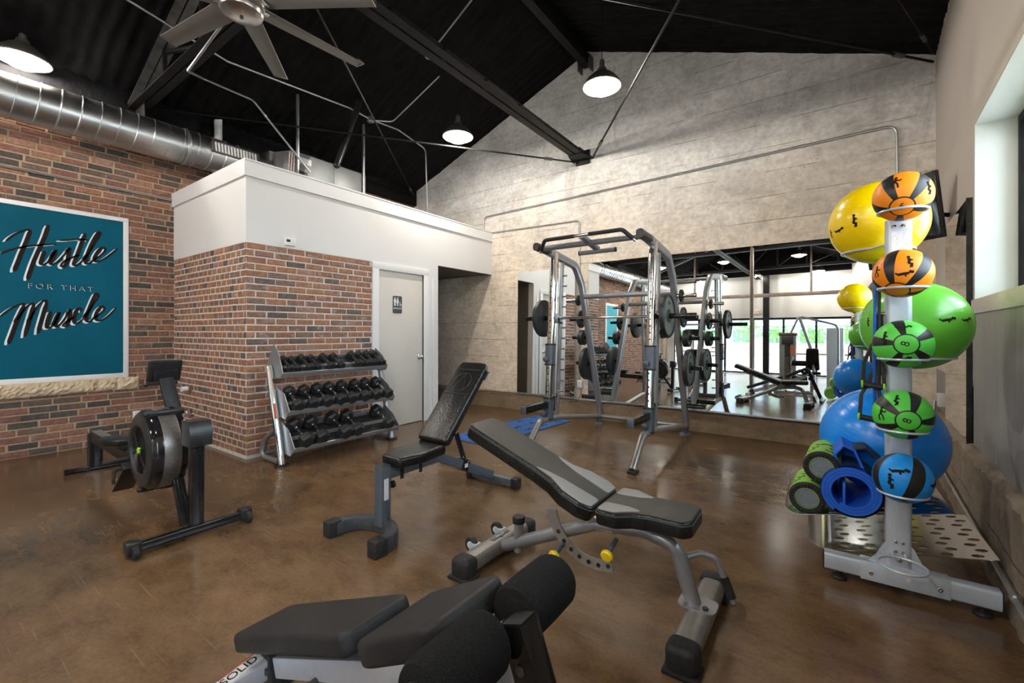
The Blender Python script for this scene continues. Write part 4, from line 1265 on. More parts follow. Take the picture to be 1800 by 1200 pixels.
b = MB(); b.sphere((-3.69, -.085, .90), .017, 10, 7); b.cyl((-3.69, -.09, .90), (-3.69, .09, .90), .009, n=8); b.build('monitor_hinge', M_PLASTIC, rw)
b = MB(); b.bar([(-3.55, 0, .255), (-3.78, 0, .25)], .10, .07, .008); b.box((-3.60, .0, .30), (.3, .11, .12), bev=.02); b.build('front_frame', M_PLASTIC, rw)
MB().bar([(-3.74, 0, .285), (-5.40, 0, .31)], .075, .10, .012).build('monorail', M_PLASTIC, rw)
MB().bar([(-3.78, 0, .337), (-5.36, 0, .361)], .066, .006, .002).build('rail_track', M_EMT, rw)
b = MB(Matrix.Translation((-4.42, 0, .40))); b.pad([(x, y) for x, y in [(.14, -.09), (.15, 0), (.14, .09), (.05, .15), (-.06, .165), (-.13, .13), (-.12, .05), (-.09, 0), (-.12, -.05), (-.13, -.13), (-.06, -.165), (.05, -.15)]], .045, .014); b.build('seat', M_PLASTIC, rw)
MB().box((-4.42, 0, .375), (.2, .12, .055), bev=.01).build('seat_carriage', M_PLASTIC, rw)
b = MB(); b.bar([(-5.40, 0, .34), (-5.40, 0, .04)], .10, .06, .006, up=(1, 0, 0)); b.build('rear_leg', M_GLOSSBLK, rw)
MB().bar([(-5.40, -.20, .026), (-5.40, .20, .026)], .05, .045, .006).build('rear_foot', M_GLOSSBLK, rw)
for s in (-1, 1):
    b = MB(frame((-3.86, s * .135, .255), (-.62, 0, .78), (0, 1, 0))); b.box((0, 0, 0), (.115, .32, .014), bev=.005); b.box((0, -.155, .02), (.115, .014, .05), bev=.004); b.build('footrest', M_PLASTIC, rw)
    b = MB(); b.tube([(-3.93, s * .135 - .062, .22), (-3.98, s * .135 - .05, .30), (-3.98, s * .135 + .05, .30), (-3.93, s * .135 + .062, .22)], .010, 6, .03); b.build('foot_strap', M_RUBBER, rw)
b = MB(); b.tube([(-3.80, -.28, .40), (-3.79, -.06, .405), (-3.77, .06, .405), (-3.80, .28, .40)], .017, 10, .05); b.build('pull_handle', M_RUBBER, rw)
MB().lathe([(0, -.02), (.065, -.02), (.07, 0), (.065, .02), (0, .02)], 24, frame((-4.02, 0, .395), (0, 0, 1))).build('roller_wheel', M_RUBBER, rw)
# ================================================================== SMITH MACHINE
SXL, SXR = -2.515, -1.385
sm = thing('smith_machine', 'chrome and silver smith machine with pull-up handles in front of the mirror', 'smith machine', (0, 0, 0))
def plate(parent, c, r, th, sgn):
    """weight plate, axis along X, raised rim and recessed hammertone face"""
    M = frame(c, (sgn, 0, 0))
    pl = MB(M).lathe([(.026, -th/2), (r - .015, -th/2), (r, -th/2 + .006), (r, th/2 - .006), (r - .006, th/2), (r - .022, th/2), (r - .028, th/2 - .010), (.07, th/2 - .010), (.062, th/2), (.026, th/2)], 40).build('weight_plate', M_IRON, parent)
    MB(M).lathe([(.064, th/2 - .0085), (r - .029, th/2 - .0085)], 40).build('plate_face', M_IRONFACE, pl)
    return pl
PSPOT = []
for side, X in ((-1, SXL), (1, SXR)):
    # base rail: floor foot, knee, run back to the rear foot
    MB().tube([(X, 3.79, .028), (X, 4.06, .285), (X, 4.45, .27), (X, 5.66, .09)], .034, 14, .10).build('base_rail', M_SILVER2, sm)
    MB().box((X, 3.80, .014), (.085, .10, .026), bev=.008).build('front_foot', M_RUBBER, sm)
    b = MB(); b.lathe([(0, 0), (.075, 0), (.07, .012), (.045, .03), (.04, .10), (0, .10)], 20, Matrix.Translation((X, 5.60, 0))); b.build('rear_foot', M_SLATE, sm)
    # rear upright leaning forward, curving into the top rail
    MB().bar([(X, 5.66, .09), (X, 5.06, 1.86), (X, 4.88, 2.075), (X, 4.22, 2.155)], .062, .088, .012, .16, up=(0, -1, 0)).build('rear_upright', M_SILVER, sm)
    MB().bar([(X, 4.25, 2.152), (X, 3.98, 2.165)], .075, .085, .03, up=(0, 0, 1), n=4).build('top_cap', M_PLASTIC, sm)
    # front upright: perforated channel + guide rod, slightly raked
    d = Vector((0, .135, 1.86)).normalized()
    P = lambda s, dy=0, dx=0: Vector((X + dx, 4.235 + dy, .29)) + d * s
    MB().bar([P(0), P(1.87)], .072, .072, .012, up=(0, -1, 0), n=3).build('front_upright', M_CHROME, sm)
    MB().tube([P(-.02, .085, 0), P(1.86, .085, 0)], .016, 12).build('guide_rod', M_CHROME, sm)
    hb_ = MB()
    for k in range(26): hb_.cyl(P(.10 + k * .066, -.0372), P(.10 + k * .066, -.0345), .008, n=8)
    hb_.build('adjustment_holes', M_PLASTIC, sm, kind='stuff')
    MB().bar([P(.0, .20), P(1.80, .20)], .03, .045, .005, up=(0, -1, 0)).build('catch_rail', M_SILVER, sm)
    for k in range(13):
        b = MB(); s = .16 + k * .122; b.cyl(P(s, .20), P(s, .20, -side * .06), .008, n=8); b.cyl(P(s, .20, -side * .058), P(s, .20, -side * .066), .013, n=10); b.build('catch_peg', M_CHROME, sm)
    # sleeves
    for s0, s1 in ((.0, .22), (.60, .82)):
        sl_ = MB().bar([P(s0), P(s1)], .092, .092, .012, up=(0, -1, 0), n=3).build('sleeve', M_SLATE, sm)
        b = MB(); b.bar([P(s0 - .012), P(s0 + .006)], .098, .098, .012, up=(0, -1, 0)); b.bar([P(s1 - .006), P(s1 + .012)], .098, .098, .012, up=(0, -1, 0)); b.build('sleeve_rim', M_PLASTIC, sl_)
        b = MB(); q = P((s0 + s1) / 2 - .05, -.05, -.02); b.lathe([(0, 0), (.026, 0), (.03, .008), (.03, .03), (.02, .038), (0, .04)], 12, frame(q, (0, -1, 0))); b.build('lock_knob', M_SLATE, sl_)
    # spotter arm toward the viewer
    sa = MB().bar([P(.155, -.03), P(.155, -.50)], .05, .075, .006).build('spotter_arm', M_GLOSSBLK, sm)
    q = P(.155, -.505); MB().box(q, (.062, .016, .085), bev=.004).build('arm_end', M_SLATE, sa)
    b = MB(); b.box(P(.16, .07), (.06, .05, .18), bev=.004); b.tube([P(.22, .10), P(.25, .16), P(.22, .17)], .010, 8, .02); b.build('lower_hook', M_GLOSSBLK, sm)
    # storage pegs on the rear upright, plates on them
    for (z, rr, tt) in ((1.66, .07, .032), (1.42, .115, .035), (1.18, .10, .07), (.83, .215, .055), (.36, 0, 0)):
        s = (z - .09) / (1.86 - .09); Y = 5.66 + (5.06 - 5.66) * s
        c0 = Vector((X + side * .03, Y, z)); c1 = Vector((X + side * .24, Y, z))
        pg = MB().cyl(c0, c1, .024 if z > .5 else .028, n=14).build('storage_peg', M_GLOSSBLK if z < 1.6 else M_CHROME, sm)
        if rr: PSPOT.append((c0 + Vector((side * (.03 + tt / 2), 0, 0)), rr, tt, side, z))
# cross members
MB().tube([(SXL, 5.64, .10), (SXR, 5.64, .10)], .030, 12).build('rear_crossbar', M_SILVER2, sm)
MB().tube([(SXL, 5.10, 1.70), (SXR, 5.10, 1.70)], .030, 12).build('middle_crossbar', M_SILVER, sm)
MB().tube([(SXL, 4.10, 2.160), (SXR, 4.10, 2.160)], .030, 12).build('top_crossbar', M_SILVER, sm)
xm = (SXL + SXR) / 2
MB().bar([(xm, 4.28, 2.13), (xm, 3.92, 2.20)], .06, .045, .008).build('grip_mount', M_SILVER, sm)
pb = MB().tube([(xm - .52, 4.0, 2.10), (xm - .42, 3.92, 2.205), (xm, 3.92, 2.205), (xm + .42, 3.92, 2.205), (xm + .52, 4.0, 2.10)], .015, 12, .06).build('pull_up_bar', M_CHROME, sm)
for s in (-1, 1): MB().tube([(xm + s * .50, 3.985, 2.12), (xm + s * .42, 3.92, 2.205), (xm + s * .08, 3.92, 2.205)], .020, 12, .06).build('foam_grip', M_RUBBER, pb)
MB().tube([(xm - .20, 4.29, 2.10), (xm + .20, 4.29, 2.10)], .024, 12).build('neutral_handle', M_SILVER, sm)
for s in (-1, 1): MB().tube([(xm + s * .20, 4.29, 2.10), (xm + s * .21, 4.29, 2.10)], .0255, 12).build('handle_cap', M_RUBBER, sm)
MB().bar([(xm, 4.29, 2.15), (xm, 4.29, 2.10)], .05, .05, .006).build('handle_bracket', M_SILVER, sm)
# barbell carried between the guide rods
BZ, BYY = 1.41, 4.40
br = thing('barbell', 'chrome bar held between the smith machine uprights', 'barbell', (0, BYY, BZ))
MB().tube([(SXL - .02, 0, 0), (SXR + .02, 0, 0)], .0145, 14).build('shaft', M_CHROME, br)
for s, X in ((-1, SXL), (1, SXR)):
    MB().tube([(X + s * .02, 0, 0), (X + s * .40, 0, 0)], .026, 16).build('loading_sleeve', M_GLOSSBLK, br)
    b = MB(); b.box((X - s * .012, 0, .0), (.075, .085, .11), bev=.012); b.build('bearing_block', M_SILVER, br)
    b = MB(); b.tube([(X - s * .05, -.02, .0), (X - s * .07, -.035, -.05), (X - s * .07, .03, -.055)], .010, 8, .02); b.build('safety_hook', M_GLOSSBLK, br)
def loose_plate(c, r, th, s, label, grp='weight plates on the smith machine'):
    t = thing('weight_plate', label, 'weight plate', c, group=grp)
    M = frame((0, 0, 0), (s, 0, 0))
    MB(M).lathe([(.027, -th/2), (r - .015, -th/2), (r, -th/2 + .006), (r, th/2 - .006), (r - .006, th/2), (r - .022, th/2), (r - .028, th/2 - .010), (.07 if r > .11 else .04, th/2 - .010), (.062 if r > .11 else .038, th/2), (.027, th/2)], 40, closed=True).build('plate_body', M_IRON, t)
    MB(M).lathe([(.064 if r > .11 else .041, th/2 - .0085), (r - .029, th/2 - .0085)], 40).build('plate_face', M_IRONFACE, t)
    if r > .15: text_obj('plate_number', '45', .05, M @ Matrix.Translation((0, r * .58, th/2 - .0085)) , M_IRON, t, ext=.003)
SZN = {1.66: 'smallest', 1.42: 'second highest, medium', 1.18: 'thick stacked', .83: 'large low'}
loose_plate((SXL - .16, BYY, BZ), .215, .05, -1, 'large black weight plate on the far left end of the bar')
loose_plate((SXR + .13, BYY, BZ), .215, .05, 1, 'large weight plate with green-grey face on the right end of the bar')
for c, rr, tt, side, z in PSPOT:
    loose_plate(c, rr, tt, side, '%s weight plate stored on the rear %s post of the smith machine' % (SZN[z], 'left' if side < 0 else 'right'))

# ================================================================== BENCH A (slate frame, black pads)
XA = -2.25
ba = thing('weight_bench', 'upright black vinyl incline bench with slate blue C-shaped foot', 'bench', (XA, 0, 0))
arc = []
for k in range(13):
    a = math.radians(-8 + 196 * k / 12)
    arc.append((.205 * math.cos(a), 1.625 + .150 * math.sin(a), .045))
arc = [(.215, 1.53, .045)] + arc + [(-.215, 1.53, .045)]
MB().sweep(rrect(.062, .085, .008, 2), arc, up=(0, 0, 1)).build('c_foot', mat('worn_charcoal_foot', (.035, .037, .042), .5, spec=.4, var=(30, (.055, .058, .065), 5), bump=(60, .2)), ba)
for s in (-1, 1):
    b = MB(); b.box((s * .216, 1.565, .048), (.078, .085, .094), bev=.006)
    b.build('rubber_foot', M_RUBBER, ba)
MB().bar([(0, 1.77, .05), (0, 1.77, .42)], .072, .072, .006, up=(0, 1, 0)).build('front_post', M_SLATE, ba)
MB().box((0, 1.77, .4205), (.060, .060, .004)).build('post_opening', M_PLASTIC, ba)
MB().box((.0366, 1.77, .275), (.002, .035, .13)).build('sticker', M_STICKER, ba)
b = MB(); b.lathe([(0, 0), (.010, 0), (.010, .02), (.022, .024), (.024, .04), (.016, .048), (0, .05)], 14, frame((.012, 1.805, .285), (0, 1, 0))); b.build('pin_knob', M_PLASTIC, ba)
for z in (.09, .39):
    MB().cyl((.036, 1.77, z), (.039, 1.77, z), .010, n=10).build('bolt', M_CHROME, ba)
MB().bar([(0, 1.80, .362), (0, 2.24, .365), (0, 2.86, .075)], .055, .07, .006, .05).build('main_beam', M_SLATE, ba)
b = MB(); b.box((0, 2.52, .238), (.066, .075, .085), Euler((math.radians(-25), 0, 0)).to_matrix(), .004); b.build('slide_collar', M_GLOSSBLK, ba)
MB().box((.034, 2.52, .238), (.002, .035, .03)).build('collar_label', M_STICKER, ba)
MB().bar([(-.235, 2.89, .04), (.235, 2.89, .04)], .055, .06, .008).build('rear_foot', M_SLATE, ba)
for s in (-1, 1): MB().box((s * .235, 2.89, .042), (.06, .078, .082), bev=.01).build('rubber_foot', M_RUBBER, ba)
MB().bar([(.0, 2.53, .275), (.0, 2.44, .50)], .03, .03, .004, up=(0, 1, 0)).build('back_strut', M_GLOSSBLK, ba)
b = MB(); b.cyl((-.06, 2.53, .275), (.07, 2.53, .275), .012, n=10); b.build('strut_pin', M_CHROME, ba)
out = [(x, y) for x, y in fillet([Vector((-.135, -.005, 0)), Vector((-.10, -.16, 0)), Vector((-.09, -.18, 0)), Vector((.09, -.18, 0)), Vector((.10, -.16, 0)), Vector((.135, -.005, 0)), Vector((.135, .19, 0)), Vector((-.135, .19, 0)), Vector((-.135, -.005, 0))], .03)[:-1] for x, y in [(x.x, x.y)]] if False else None
def rounded(pts, r=.03, n=5):
    P = [Vector((x, y, 0)) for x, y in pts]
    m = len(P)
    q = fillet([(P[-1] + P[0]) / 2] + P + [(P[-1] + P[0]) / 2], r, n)[:-1]
    return [(v.x, v.y) for v in q]
MB(Matrix.Translation((.01, 2.01, .405)) @ Matrix.Rotation(math.radians(3), 4, 'X')).pad(rounded([(-.085, -.19), (.085, -.19), (.135, -.06), (.135, .19), (-.135, .19), (-.135, -.06)], .035), .068, .02).build('seat_pad', M_VINYL, ba)
b = MB(); b.box((0, 1.99, .398), (.12, .26, .012)); 
for y in (1.90, 2.06): b.box((.03, y, .345), (.008, .025, .075), bev=.002)
b.build('seat_bracket', M_GLOSSBLK, ba)
bang = math.atan2(.53, .47)
Mb = Matrix.Translation((.01, 2.215, .455)) @ Matrix.Rotation(bang, 4, 'X')
bp = MB(Mb).pad(rounded([(-.14, 0), (.14, 0), (.14, .64), (.115, .70), (-.115, .70), (-.14, .64)], .03), .066, .022).build('back_pad', M_VINYL, ba)
b = MB(Mb @ Matrix.Translation((0, 0, .0695)))
b.torus((0, .50, 0), .082, .0022, n=36, m=6); b.tube([(-.10, .615, 0), (.12, .615, 0)], .002, 5); b.tube([(-.12, .395, 0), (.12, .395, 0)], .002, 5)
b.tube([(-.05, .44, 0), (0, .58, 0), (.05, .44, 0)], .0018, 5); b.build('stitched_emblem', mat('emblem_stitch', (.05, .05, .05), .35, var=(20, (.06, .06, .06))), bp)
MB(Mb).span((-.02, .03, -.035), (.02, .58, -.002), .003).build('back_rail', M_SLATE, ba)
MB(Mb).span((.118, .58, -.012), (.138, .66, .0), .003).build('backing_board', M_SLATE, ba)

# ================================================================== BENCH B (silver tube, two-tone pads)
YBN = 1.97
bb_ = thing('weight_bench', 'silver adjustable bench with two-tone grey and charcoal pads and yellow knobs', 'bench', (0, YBN, 0))
def foot_beam(x, label):
    MB().bar([(x, -.24, .058), (x, .24, .058)], .10, .085, .030, n=4).build('foot_beam', M_SILVER2, bb_)
    for s in (-1, 1):
        b = MB(); b.box((x, s * .278, .052), (.118, .10, .104), bev=.028, seg=4); b.box((x, s * .285, .008), (.13, .11, .016), bev=.006); b.build('rubber_boot', M_RUBBER, bb_)
foot_beam(-1.50, 'a'); foot_beam(-.425, 'b')
for y in (-.13, .10):
    b = MB(); b.lathe([(0, -.012), (.036, -.012), (.041, -.008), (.041, .008), (.036, .012), (0, .012)], 20, frame((-1.58, y, .085), (0, 1, 0))); wl = b.build('transport_wheel', M_RUBBER, bb_)
    MB().lathe([(0, -.0145), (.020, -.0145), (.020, .0145), (0, .0145)], 16, frame((-1.58, y, .085), (0, 1, 0))).build('wheel_hub', M_STICKER, wl)
    b = MB(); b.box((-1.555, y - .017, .078), (.055, .004, .05), bev=.002); b.box((-1.555, y + .017, .078), (.055, .004, .05), bev=.002); b.box((-1.535, y, .095), (.012, .036, .012)); b.build('wheel_fork', M_TOWER, bb_)
bdg = MB(frame((-1.497, .02, .1005), (0, 0, 1), (0, 1, 0))); bdg.prism([(-.075, -.012), (-.02, -.012), (0, -.022), (.02, -.012), (.075, -.012), (.075, .012), (.02, .012), (0, .022), (-.02, .012), (-.075, .012)], 0, .004); bd = bdg.build('maker_badge', M_SLATE, bb_)
text_obj('badge_text', 'PRECOR', .020, frame((-1.497, .02, .1048), (0, 0, 1), (0, 1, 0)), M_TOWER, bd)
MB().tube([(-1.46, 0, .060), (-.90, 0, .325), (-.66, 0, .352), (-.525, 0, .325), (-.445, 0, .07)], .033, 16, .13, seg=8).build('spine_tube', M_SILVER, bb_)
b = MB(); b.cyl((-1.355, 0, .06), (-1.355, 0, .225), .026, n=18); b.build('stub_post', M_SILVER, bb_)
MB().lathe([(0, .215), (.033, .215), (.034, .245), (.031, .25), (0, .25)], 20, Matrix.Translation((-1.355, 0, 0))).build('post_cap', M_RUBBER, bb_)
b = MB(); b.prism(rrect(.15, .11, .03, 4), .098, .106, Matrix.Translation((-.435, 0, 0))); b.build('base_plate', M_SILVER, bb_)
MB().cyl((-.40, -.03, .106), (-.40, -.03, .114), .012, n=6).build('bolt', M_PLASTIC, bb_)
hd = MB().tube([(-.505, .02, .265), (-.44, .05, .295), (-.375, .08, .275), (-.315, .10, .10)], .014, 12, .06).build('carry_handle', M_SILVER, bb_)
MB().tube([(-.352, .088, .205), (-.322, .098, .12)], .019, 12).build('handle_grip', M_RUBBER, hd)
# perforated arc plate
pts = []
c0 = Vector((-.89, .385))
for k in range(17):
    a = math.radians(187 + 105 * k / 16); pts.append((c0.x + .262 * math.cos(a), c0.y + .262 * math.sin(a)))
inn = [(c0.x + .208 * math.cos(math.radians(187 + 105 * k / 16)), c0.y + .208 * math.sin(math.radians(187 + 105 * k / 16))) for k in range(17)]
Mxz = Matrix(((1,0,0,0), (0,0,1,0), (0,1,0,0), (0,0,0,1)))
vs = []; fs = []
for yy in (-.043, -.037):
    for (x, z) in pts: vs.append((x, yy, z))
    for (x, z) in inn: vs.append((x, yy, z))
for k in range(16):
    fs += [(k, k + 1, 17 + k + 1, 17 + k), (34 + k, 51 + k, 51 + k + 1, 34 + k + 1), (k, 34 + k, 34 + k + 1, k + 1), (17 + k, 17 + k + 1, 51 + k + 1, 51 + k)]
fs += [(0, 17, 51, 34), (16, 50, 67, 33)]
ap = MB().add(vs, fs).build('arc_plate', M_SILVER2, bb_)
for k in range(7):
    a = math.radians(214 + 12.2 * k)
    MB().cyl((c0.x + .235 * math.cos(a), -.0445, c0.y + .235 * math.sin(a)), (c0.x + .235 * math.cos(a), -.0355, c0.y + .235 * math.sin(a)), .011, n=12).build('arc_hole', M_PLASTIC, ap)
for (x, z, lab) in ((-1.06, .205, 0), (-.79, .285, 1)):
    kb = MB(); kb.cyl((x, -.02, z), (x, -.12, z - .03), .012, n=10); kb.build('pull_pin', M_SLATE, bb_)
    MB().lathe([(0, 0), (.020, .0), (.028, .010), (.028, .020), (.022, .026), (0, .027)], 20, frame((x, -.115, z - .028), (0, -1, -.25))).build('yellow_knob', M_YELLOW, bb_)
b = MB(); b.prism([(-.06, -.05), (.07, -.05), (.05, .06), (-.02, .075)], -.03, .03, Matrix.Translation((-.875, 0, .36)) @ Mxz); b.build('hinge_bracket', M_SILVER, bb_)
b = MB(); b.cyl((-.865, -.085, .405), (-.865, .085, .405), .020, n=16); b.build('hinge_pin', M_CHROME, bb_)
def grow(poly, k):
    cx = sum(p[0] for p in poly) / len(poly)
    return [(x, y + (k if y > 0 else -k) * (1 if abs(y) > .10 else .2)) for x, y in poly]
def two_tone(parent, M, outline, th, inserts, nm):
    pd = MB(M).pad(rounded(outline, .035), th, .012, n=3).build(nm, M_VINYL, parent, 'black vinyl sides under a charcoal top')
    cx = sum(p[0] for p in outline) / len(outline)
    top = [(cx + (x - cx) * .975, y * .955) for x, y in outline]
    MB(M).pad(rounded(top, .033), .007, .0045, z0=th - .0035, n=3).build('top_panel', M_VINYL_B, pd)
    for ins in inserts:
        MB(M).pad(rounded(grow(ins, .008), .02, 4), .006, .004, z0=th - .0005, n=3).build('grey_insert', M_VINYL_G, pd)
    rim = rounded([(x, y) for x, y in outline], .035)
    MB(M).tube([(x, y, th * .80) for x, y in rim], .0022, 5, closed=True).build('piping', M_SLATE, pd)
# seat: local x from hinge (0) outward (+x)
Ms_ = Matrix.Translation((-.835, 0, .395)) @ Matrix.Rotation(math.radians(-2), 4, 'Y')
two_tone(bb_, Ms_, [(0, -.165), (.10, -.172), (.16, -.13), (.24, -.115), (.37, -.125), (.40, -.09), (.40, .09), (.37, .125), (.24, .115), (.16, .13), (.10, .172), (0, .165)], .068,
         [[(.012, -.152), (.09, -.155), (.14, -.118), (.20, -.092), (.13, -.065), (.06, -.06), (.012, -.062)], [(.012, .062), (.06, .06), (.13, .065), (.20, .092), (.14, .118), (.09, .155), (.012, .152)]], 'seat_pad')
Mbk = Matrix.Translation((-.875, 0, .385)) @ Matrix.Rotation(math.radians(20.5), 4, 'Y') @ Matrix.Rotation(PI, 4, 'Z')
two_tone(bb_, Mbk, [(0, -.15), (.06, -.175), (.16, -.17), (.24, -.135), (.34, -.125), (.70, -.125), (.79, -.125), (.82, -.10), (.82, .10), (.79, .125), (.70, .125), (.34, .125), (.24, .135), (.16, .17), (.06, .175), (0, .15)], .075,
         [[(.012, -.14), (.06, -.160), (.16, -.155), (.25, -.112), (.36, -.106), (.30, -.085), (.20, -.062), (.012, -.05)], [(.012, .05), (.20, .062), (.30, .085), (.36, .106), (.25, .112), (.16, .155), (.06, .160), (.012, .14)]], 'back_pad')
MB(Mbk).span((.03, -.05, -.03), (.6, .05, .0), .005).build('back_frame', M_SILVER, bb_)

# ================================================================== BENCH C (decline sit-up bench in the foreground)
YC = .77
bc = thing('decline_bench', 'matte black decline bench with foam leg rollers in the foreground', 'bench', (0, YC, 0))
sl = math.atan2(.263, .65)
M1 = Matrix.Translation((-1.62, 0, .165)) @ Matrix.Rotation(-sl, 4, 'Y')
MB(M1).pad(rounded([(0, -.108), (.25, -.112), (.68, -.115), (.705, -.09), (.705, .09), (.68, .115), (.25, .112), (0, .108)], .03), .062, .016).build('back_pad', M_VINYL_M, bc)
M2 = Matrix.Translation((-.895, 0, .445)) @ Matrix.Rotation(-math.radians(28), 4, 'Y')
MB(M2).pad(rounded([(0, -.13), (.05, -.135), (.27, -.135), (.30, -.10), (.30, .10), (.27, .135), (.05, .135), (0, .13)], .03), .066, .018).build('seat_pad', M_VINYL_M, bc)
MB().bar([(-1.52, 0, .115), (-1.0, 0, .33), (-.78, 0, .41), (-.56, 0, .50)], .06, .065, .005, .03).build('main_beam', M_SILVERB, bc)
b = MB(); b.box((-1.53, 0, .10), (.06, .085, .12), Euler((0, -sl, 0)).to_matrix(), .004); b.build('end_bracket', M_PLASTIC, bc)
for x, z in ((-1.52, .115), (-1.25, .195)): MB().cyl((x, -.052, z), (x, .052, z), .012, n=8).build('bolt', M_GREYSTEEL, bc)
MB().bar([(-1.55, -.02, .115), (-1.585, -.36, .07)], .055, .065, .005).build('base_leg', M_SILVERB, bc)
MB().bar([(-1.55, .02, .115), (-1.585, .36, .07)], .055, .065, .005).build('base_leg', M_SILVERB, bc)
Ml = frame((-1.566, -.14, .132), (.0, -.132, 1), (.103, -1, -.132))
MB(Ml).span((-.10, -.024, -.002), (.12, .024, .001)).build('maker_label', M_STICKER, bc)
MB(Ml).span((-.13 + .02, -.0245, -.002), (.045 - .02, -.020, .0015)).build('label_stripe', mat('red_label', (.5, .05, .03), .5, var=(20, (.45, .04, .03))), bc)
text_obj('label_text', 'SOLID', .042, Ml @ Matrix.Translation((-.03, 0, .0012)) @ Matrix.Rotation(PI, 4, 'Z'), M_MBLACK, bc)
XRo, ZRo = -.575, .605
b = MB(); b.cyl((XRo, -.25, ZRo), (XRo, .25, ZRo), .012, n=12); b.build('roller_axle', M_CHROME, bc)
for s in (-1, 1):
    MB().lathe([(.012, -.100), (.045, -.100), (.060, -.094), (.066, -.080), (.067, 0), (.066, .080), (.060, .094), (.045, .100), (.012, .100)], 32, frame((XRo, s * .142, ZRo), (0, 1, 0))).build('foam_roller', M_FOAMR, bc)
    MB().lathe([(0, .0), (.036, 0), (.036, .004), (.016, .006), (.016, .012), (.010, .020), (0, .022)], 20, frame((XRo, s * .243, ZRo), (0, s, 0))).build('roller_end_cap', M_PLASTIC, bc)
    MB().sphere((XRo, s * .258, ZRo), .016, 14, 9).build('dome_nut', M_CHROME, bc)
b = MB(); b.bar([(-.53, 0, .64), (-.30, 0, .02)], .062, .062, .005, up=(1, 0, 0)); b.build('front_post', M_GLOSSBLK, bc)
MB(frame((-.5305, 0, .6415), (-.348, 0, .937), (0, 1, 0))).box((0, 0, 0), (.052, .052, .003)).build('post_opening', M_PLASTIC, bc)
MB().bar([(-.30, -.25, .03), (-.30, .25, .03)], .055, .055, .006).build('front_foot', M_GLOSSBLK, bc)
for z in (.56,): MB().cyl((-.505 - 0, -.034, z), (-.505, .034, z), .011, n=10).build('bolt', M_GREYSTEEL, bc)
b = MB(); b.lathe([(0, 0), (.035, 0), (.035, .02), (0, .022)], 16, frame((-.50, -.035, .45), (0, -1, 0))); b.build('adjust_knob', M_PLASTIC, bc)
# ================================================================== BALL TOWER
TX, TYY = .30, 2.79
tw = thing('ball_tower', 'silver accessory tower with ball rings and two perforated shelves', 'rack', (TX, TYY, 0))
MB().bar([(-.30, 0, .085), (.325, 0, .085)], .062, .085, .012, n=3).build('base_beam', M_TOWER, tw)
b = MB(); b.span((-.155, -.0335, .04), (.165, -.030, .131), .002); b.span((-.155, -.034, .127), (.165, .034, .1305), .002); b.build('base_cover', M_TOWER, tw)
for x in (-.303, .328): MB().box((x, 0, .085), (.006, .058, .08), bev=.002).build('end_cap', M_PLASTIC, tw)
for x in (-.24, .27):
    b = MB(); b.lathe([(0, 0), (.032, 0), (.034, .008), (.028, .016), (.012, .02), (.012, .046), (0, .046)], 18, Matrix.Translation((x, -.0, 0))); b.build('levelling_foot', M_RUBBER, tw)
for x in (-.115, .13): MB().lathe([(0, 0), (.010, 0), (.010, .003), (.006, .004), (0, .002)], 12, frame((x, -.0335, .078), (0, -1, 0))).build('bolt', M_CHROME, tw)
MB().lathe([(0, 0), (.011, 0), (.011, .0015)], 14, frame((.02, -.0336, .088), (0, -1, 0))).build('round_sticker', M_STICKER, tw)
MB().bar([(-.01, .02, .12), (-.01, .02, 1.79)], .098, .075, .022, up=(0, 1, 0), n=4).build('post', M_TOWER, tw)
MB().bar([(0, .34, .085), (0, .0, .085)], .06, .08, .01).build('rear_base_beam', M_TOWER, tw)
MB().box((0, .36, .04), (.06, .06, .08), bev=.01).build('rear_foot', M_RUBBER, tw)
for s in (-1, 1):
    MB().prism([(s * .045, .128), (s * .115, .128), (s * .085, .16), (s * .055, .225), (s * .045, .235)], -.006, .006, Matrix.Translation((-.01, .0, 0)) @ Mxz).build('gusset', M_TOWER, tw)
for z in (.25, .205):
    for x in (-.022, .004): MB().lathe([(0, 0), (.007, 0), (.007, .003), (0, .004)], 10, frame((x, -.0185, z), (0, -1, 0))).build('bolt', M_CHROME, tw)
MB().lathe([(0, 0), (.009, 0), (.009, .003), (0, .004)], 12, frame((-.008, -.0185, .165), (0, -1, 0))).build('bolt', M_CHROME, tw)
MB().box((-.01, -.0185, 1.62), (.055, .003, .22)).build('instruction_plate', M_STICKER, tw)
for x in (-.027, .005): MB().lathe([(0, 0), (.008, 0), (.008, .003), (0, .004)], 10, frame((x, -.0185, 1.755), (0, -1, 0))).build('bolt', M_CHROME, tw)
BR = .108
MED = [1.862, 1.515, 1.196, .877, .592]
RING_Y = -.150
for i, z in enumerate(MED + [.262]):
    zr = z - BR * .62
    b = MB(); b.torus((-.012, RING_Y, zr), BR * .80, .0058, (0, -.0, 1), 36, 8)
    b.tube([(-.035, RING_Y + .080, zr), (-.035, -.018, zr)], .0058, 8); b.tube([(.012, RING_Y + .080, zr), (.012, -.018, zr)], .0058, 8)
    b.build('ball_ring', M_TOWER, tw)
